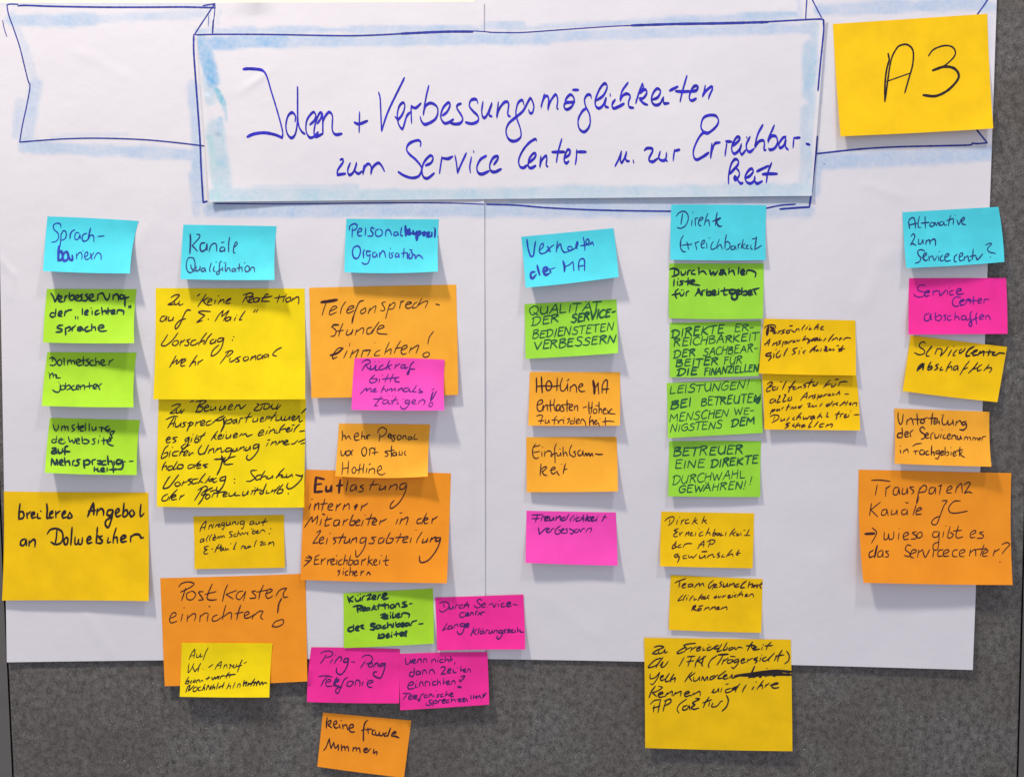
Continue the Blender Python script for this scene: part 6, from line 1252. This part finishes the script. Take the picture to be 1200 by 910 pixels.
note([(775, 599), (883.7, 601), (881.9, 665.4), (773.6, 663)], M_YEL, 'yellow note reading Direkte Erreichbarkeit der AP gewünscht, under the green notes', 'direkte_y', I_BRN, .38, 1.35, lift=6, bow=(.2, .2, .3, -.5))
note([(786.1, 673.4), (893.7, 678), (892, 741), (783.8, 737.6)], M_YEL, 'yellow note reading Team Gesundheit direkt erreichen können', 'team', I_BRN, .35, 1.4, lift=4, bow=(.2, 0, .3, -.4))
note([(754.7, 746.8), (926.7, 749), (928.6, 879.6), (756, 875.8)], M_YEL, 'large yellow note reading Zu Erreichbarkeit der IFK (Trägersicht), one word struck out', 'erreich',
     I_BLK, .38, 1.55, lift=4, bow=(0, .3, .5, .3))

# column 6, two yellow ones overlapping the green notes
note([(892.8, 438), (1003.5, 438.5), (1008, 504.2), (895.7, 503)], M_YEL, 'yellow note reading Zeitfenster für alle Ansprechpartner zur direkten Durchwahl freischalten', 'zeitf', I_BRN, .35, 1.4, lift=6, left=2.5, base=0.0018, bow=(0, .8, 0, .6))
note([(895.3, 373.3), (1002.3, 375.3), (1003, 439.7), (889.5, 437.5)], M_YEL, 'yellow note reading Persönliche Ansprechpartner gibt Sicherheit, right of the green capitals notes', 'persoen', I_BRN, .3, 1.45, lift=5, left=2.5, base=0.0020, bow=(0, .3, .4, -.5))

# column 7
note([(1057.6, 248.7), (1170, 242.4), (1177, 306.9), (1062, 314)], M_CYAN, 'blue heading note reading Alternative zum Servicecenter, rightmost in the heading row', 'alternative', I_BLUED, .08, 1.45, lift=9, bow=(0, 1.2, .8, -.4))
note([(1067, 392.9), (1180.2, 406.3), (1168.8, 471), (1057.8, 458)], M_YEL, 'tilted yellow note reading Servicecenter abschaffen, below the pink note on the right', 'service_y', I_BLK, .25, 1.5, lift=6, bow=(0, 0, .6, 0))
note([(1065.5, 325.9), (1178.9, 325.6), (1180.7, 391), (1064.7, 391.8)], M_PINK, 'pink note reading Service Center abschaffen, under the rightmost blue note', 'service_p', I_PUR, .08, 1.35, lift=7, bow=(0, .4, 0, -.4))
note([(1047.9, 478.5), (1159.6, 482.2), (1161.9, 546.5), (1048.4, 543)], M_ORA, 'light orange note reading Unterteilung der Servicenummer in Fachgebiete', 'unterteil',
     I_BRN, .06, 1.4, lift=10, bow=(0, -1.2, .4, .6))
note([(1006.4, 550), (1185.2, 554), (1186.7, 685), (1011.8, 682.4)], M_ORA2, 'large orange note reading Transparenz Kanäle JC, lower right over the edge of the sheet', 'transparenz',
     I_BRN, .06, 1.35, lift=14, bow=(0, -1.6, .6, -2.2), curl=2)
note([(976, 28.3), (1157, 16.4), (1164, 150.6), (985, 159.8)], M_YEL, 'large yellow note reading A3 in the top right corner beside the title', [], I_BLK, lift=8, bow=(0, -.8, .6, -.6), curl=3,
     extra=[(2.4, [(1040.8, 63), (1042.2, 70, 1), (1039, 82), (1037.2, 98), (1037, 119)], 'letter_mark'), (2.1, [(1037.4, 117), (1043.5, 74), (1050, 58), (1056, 53), (1064, 52.8), (1070, 60), (1069.5, 76), (1064.5, 94), (1060.4, 108.8)], 'letter_mark'),
            (1.4, [(1039, 95.6), (1052, 91), (1067.8, 85.4)], 'letter_mark'),
            (1.9, [(1088, 65.7), (1094.4, 58), (1107, 53.6), (1117, 56), (1119, 65), (1107, 77), (1093, 82.6, 1)], 'digit_mark'), (3.0, [(1093, 82.6), (1107, 78.3), (1119, 80.9), (1123.4, 91), (1112, 104.9), (1097, 112.5), (1082, 111.6)], 'digit_mark')])
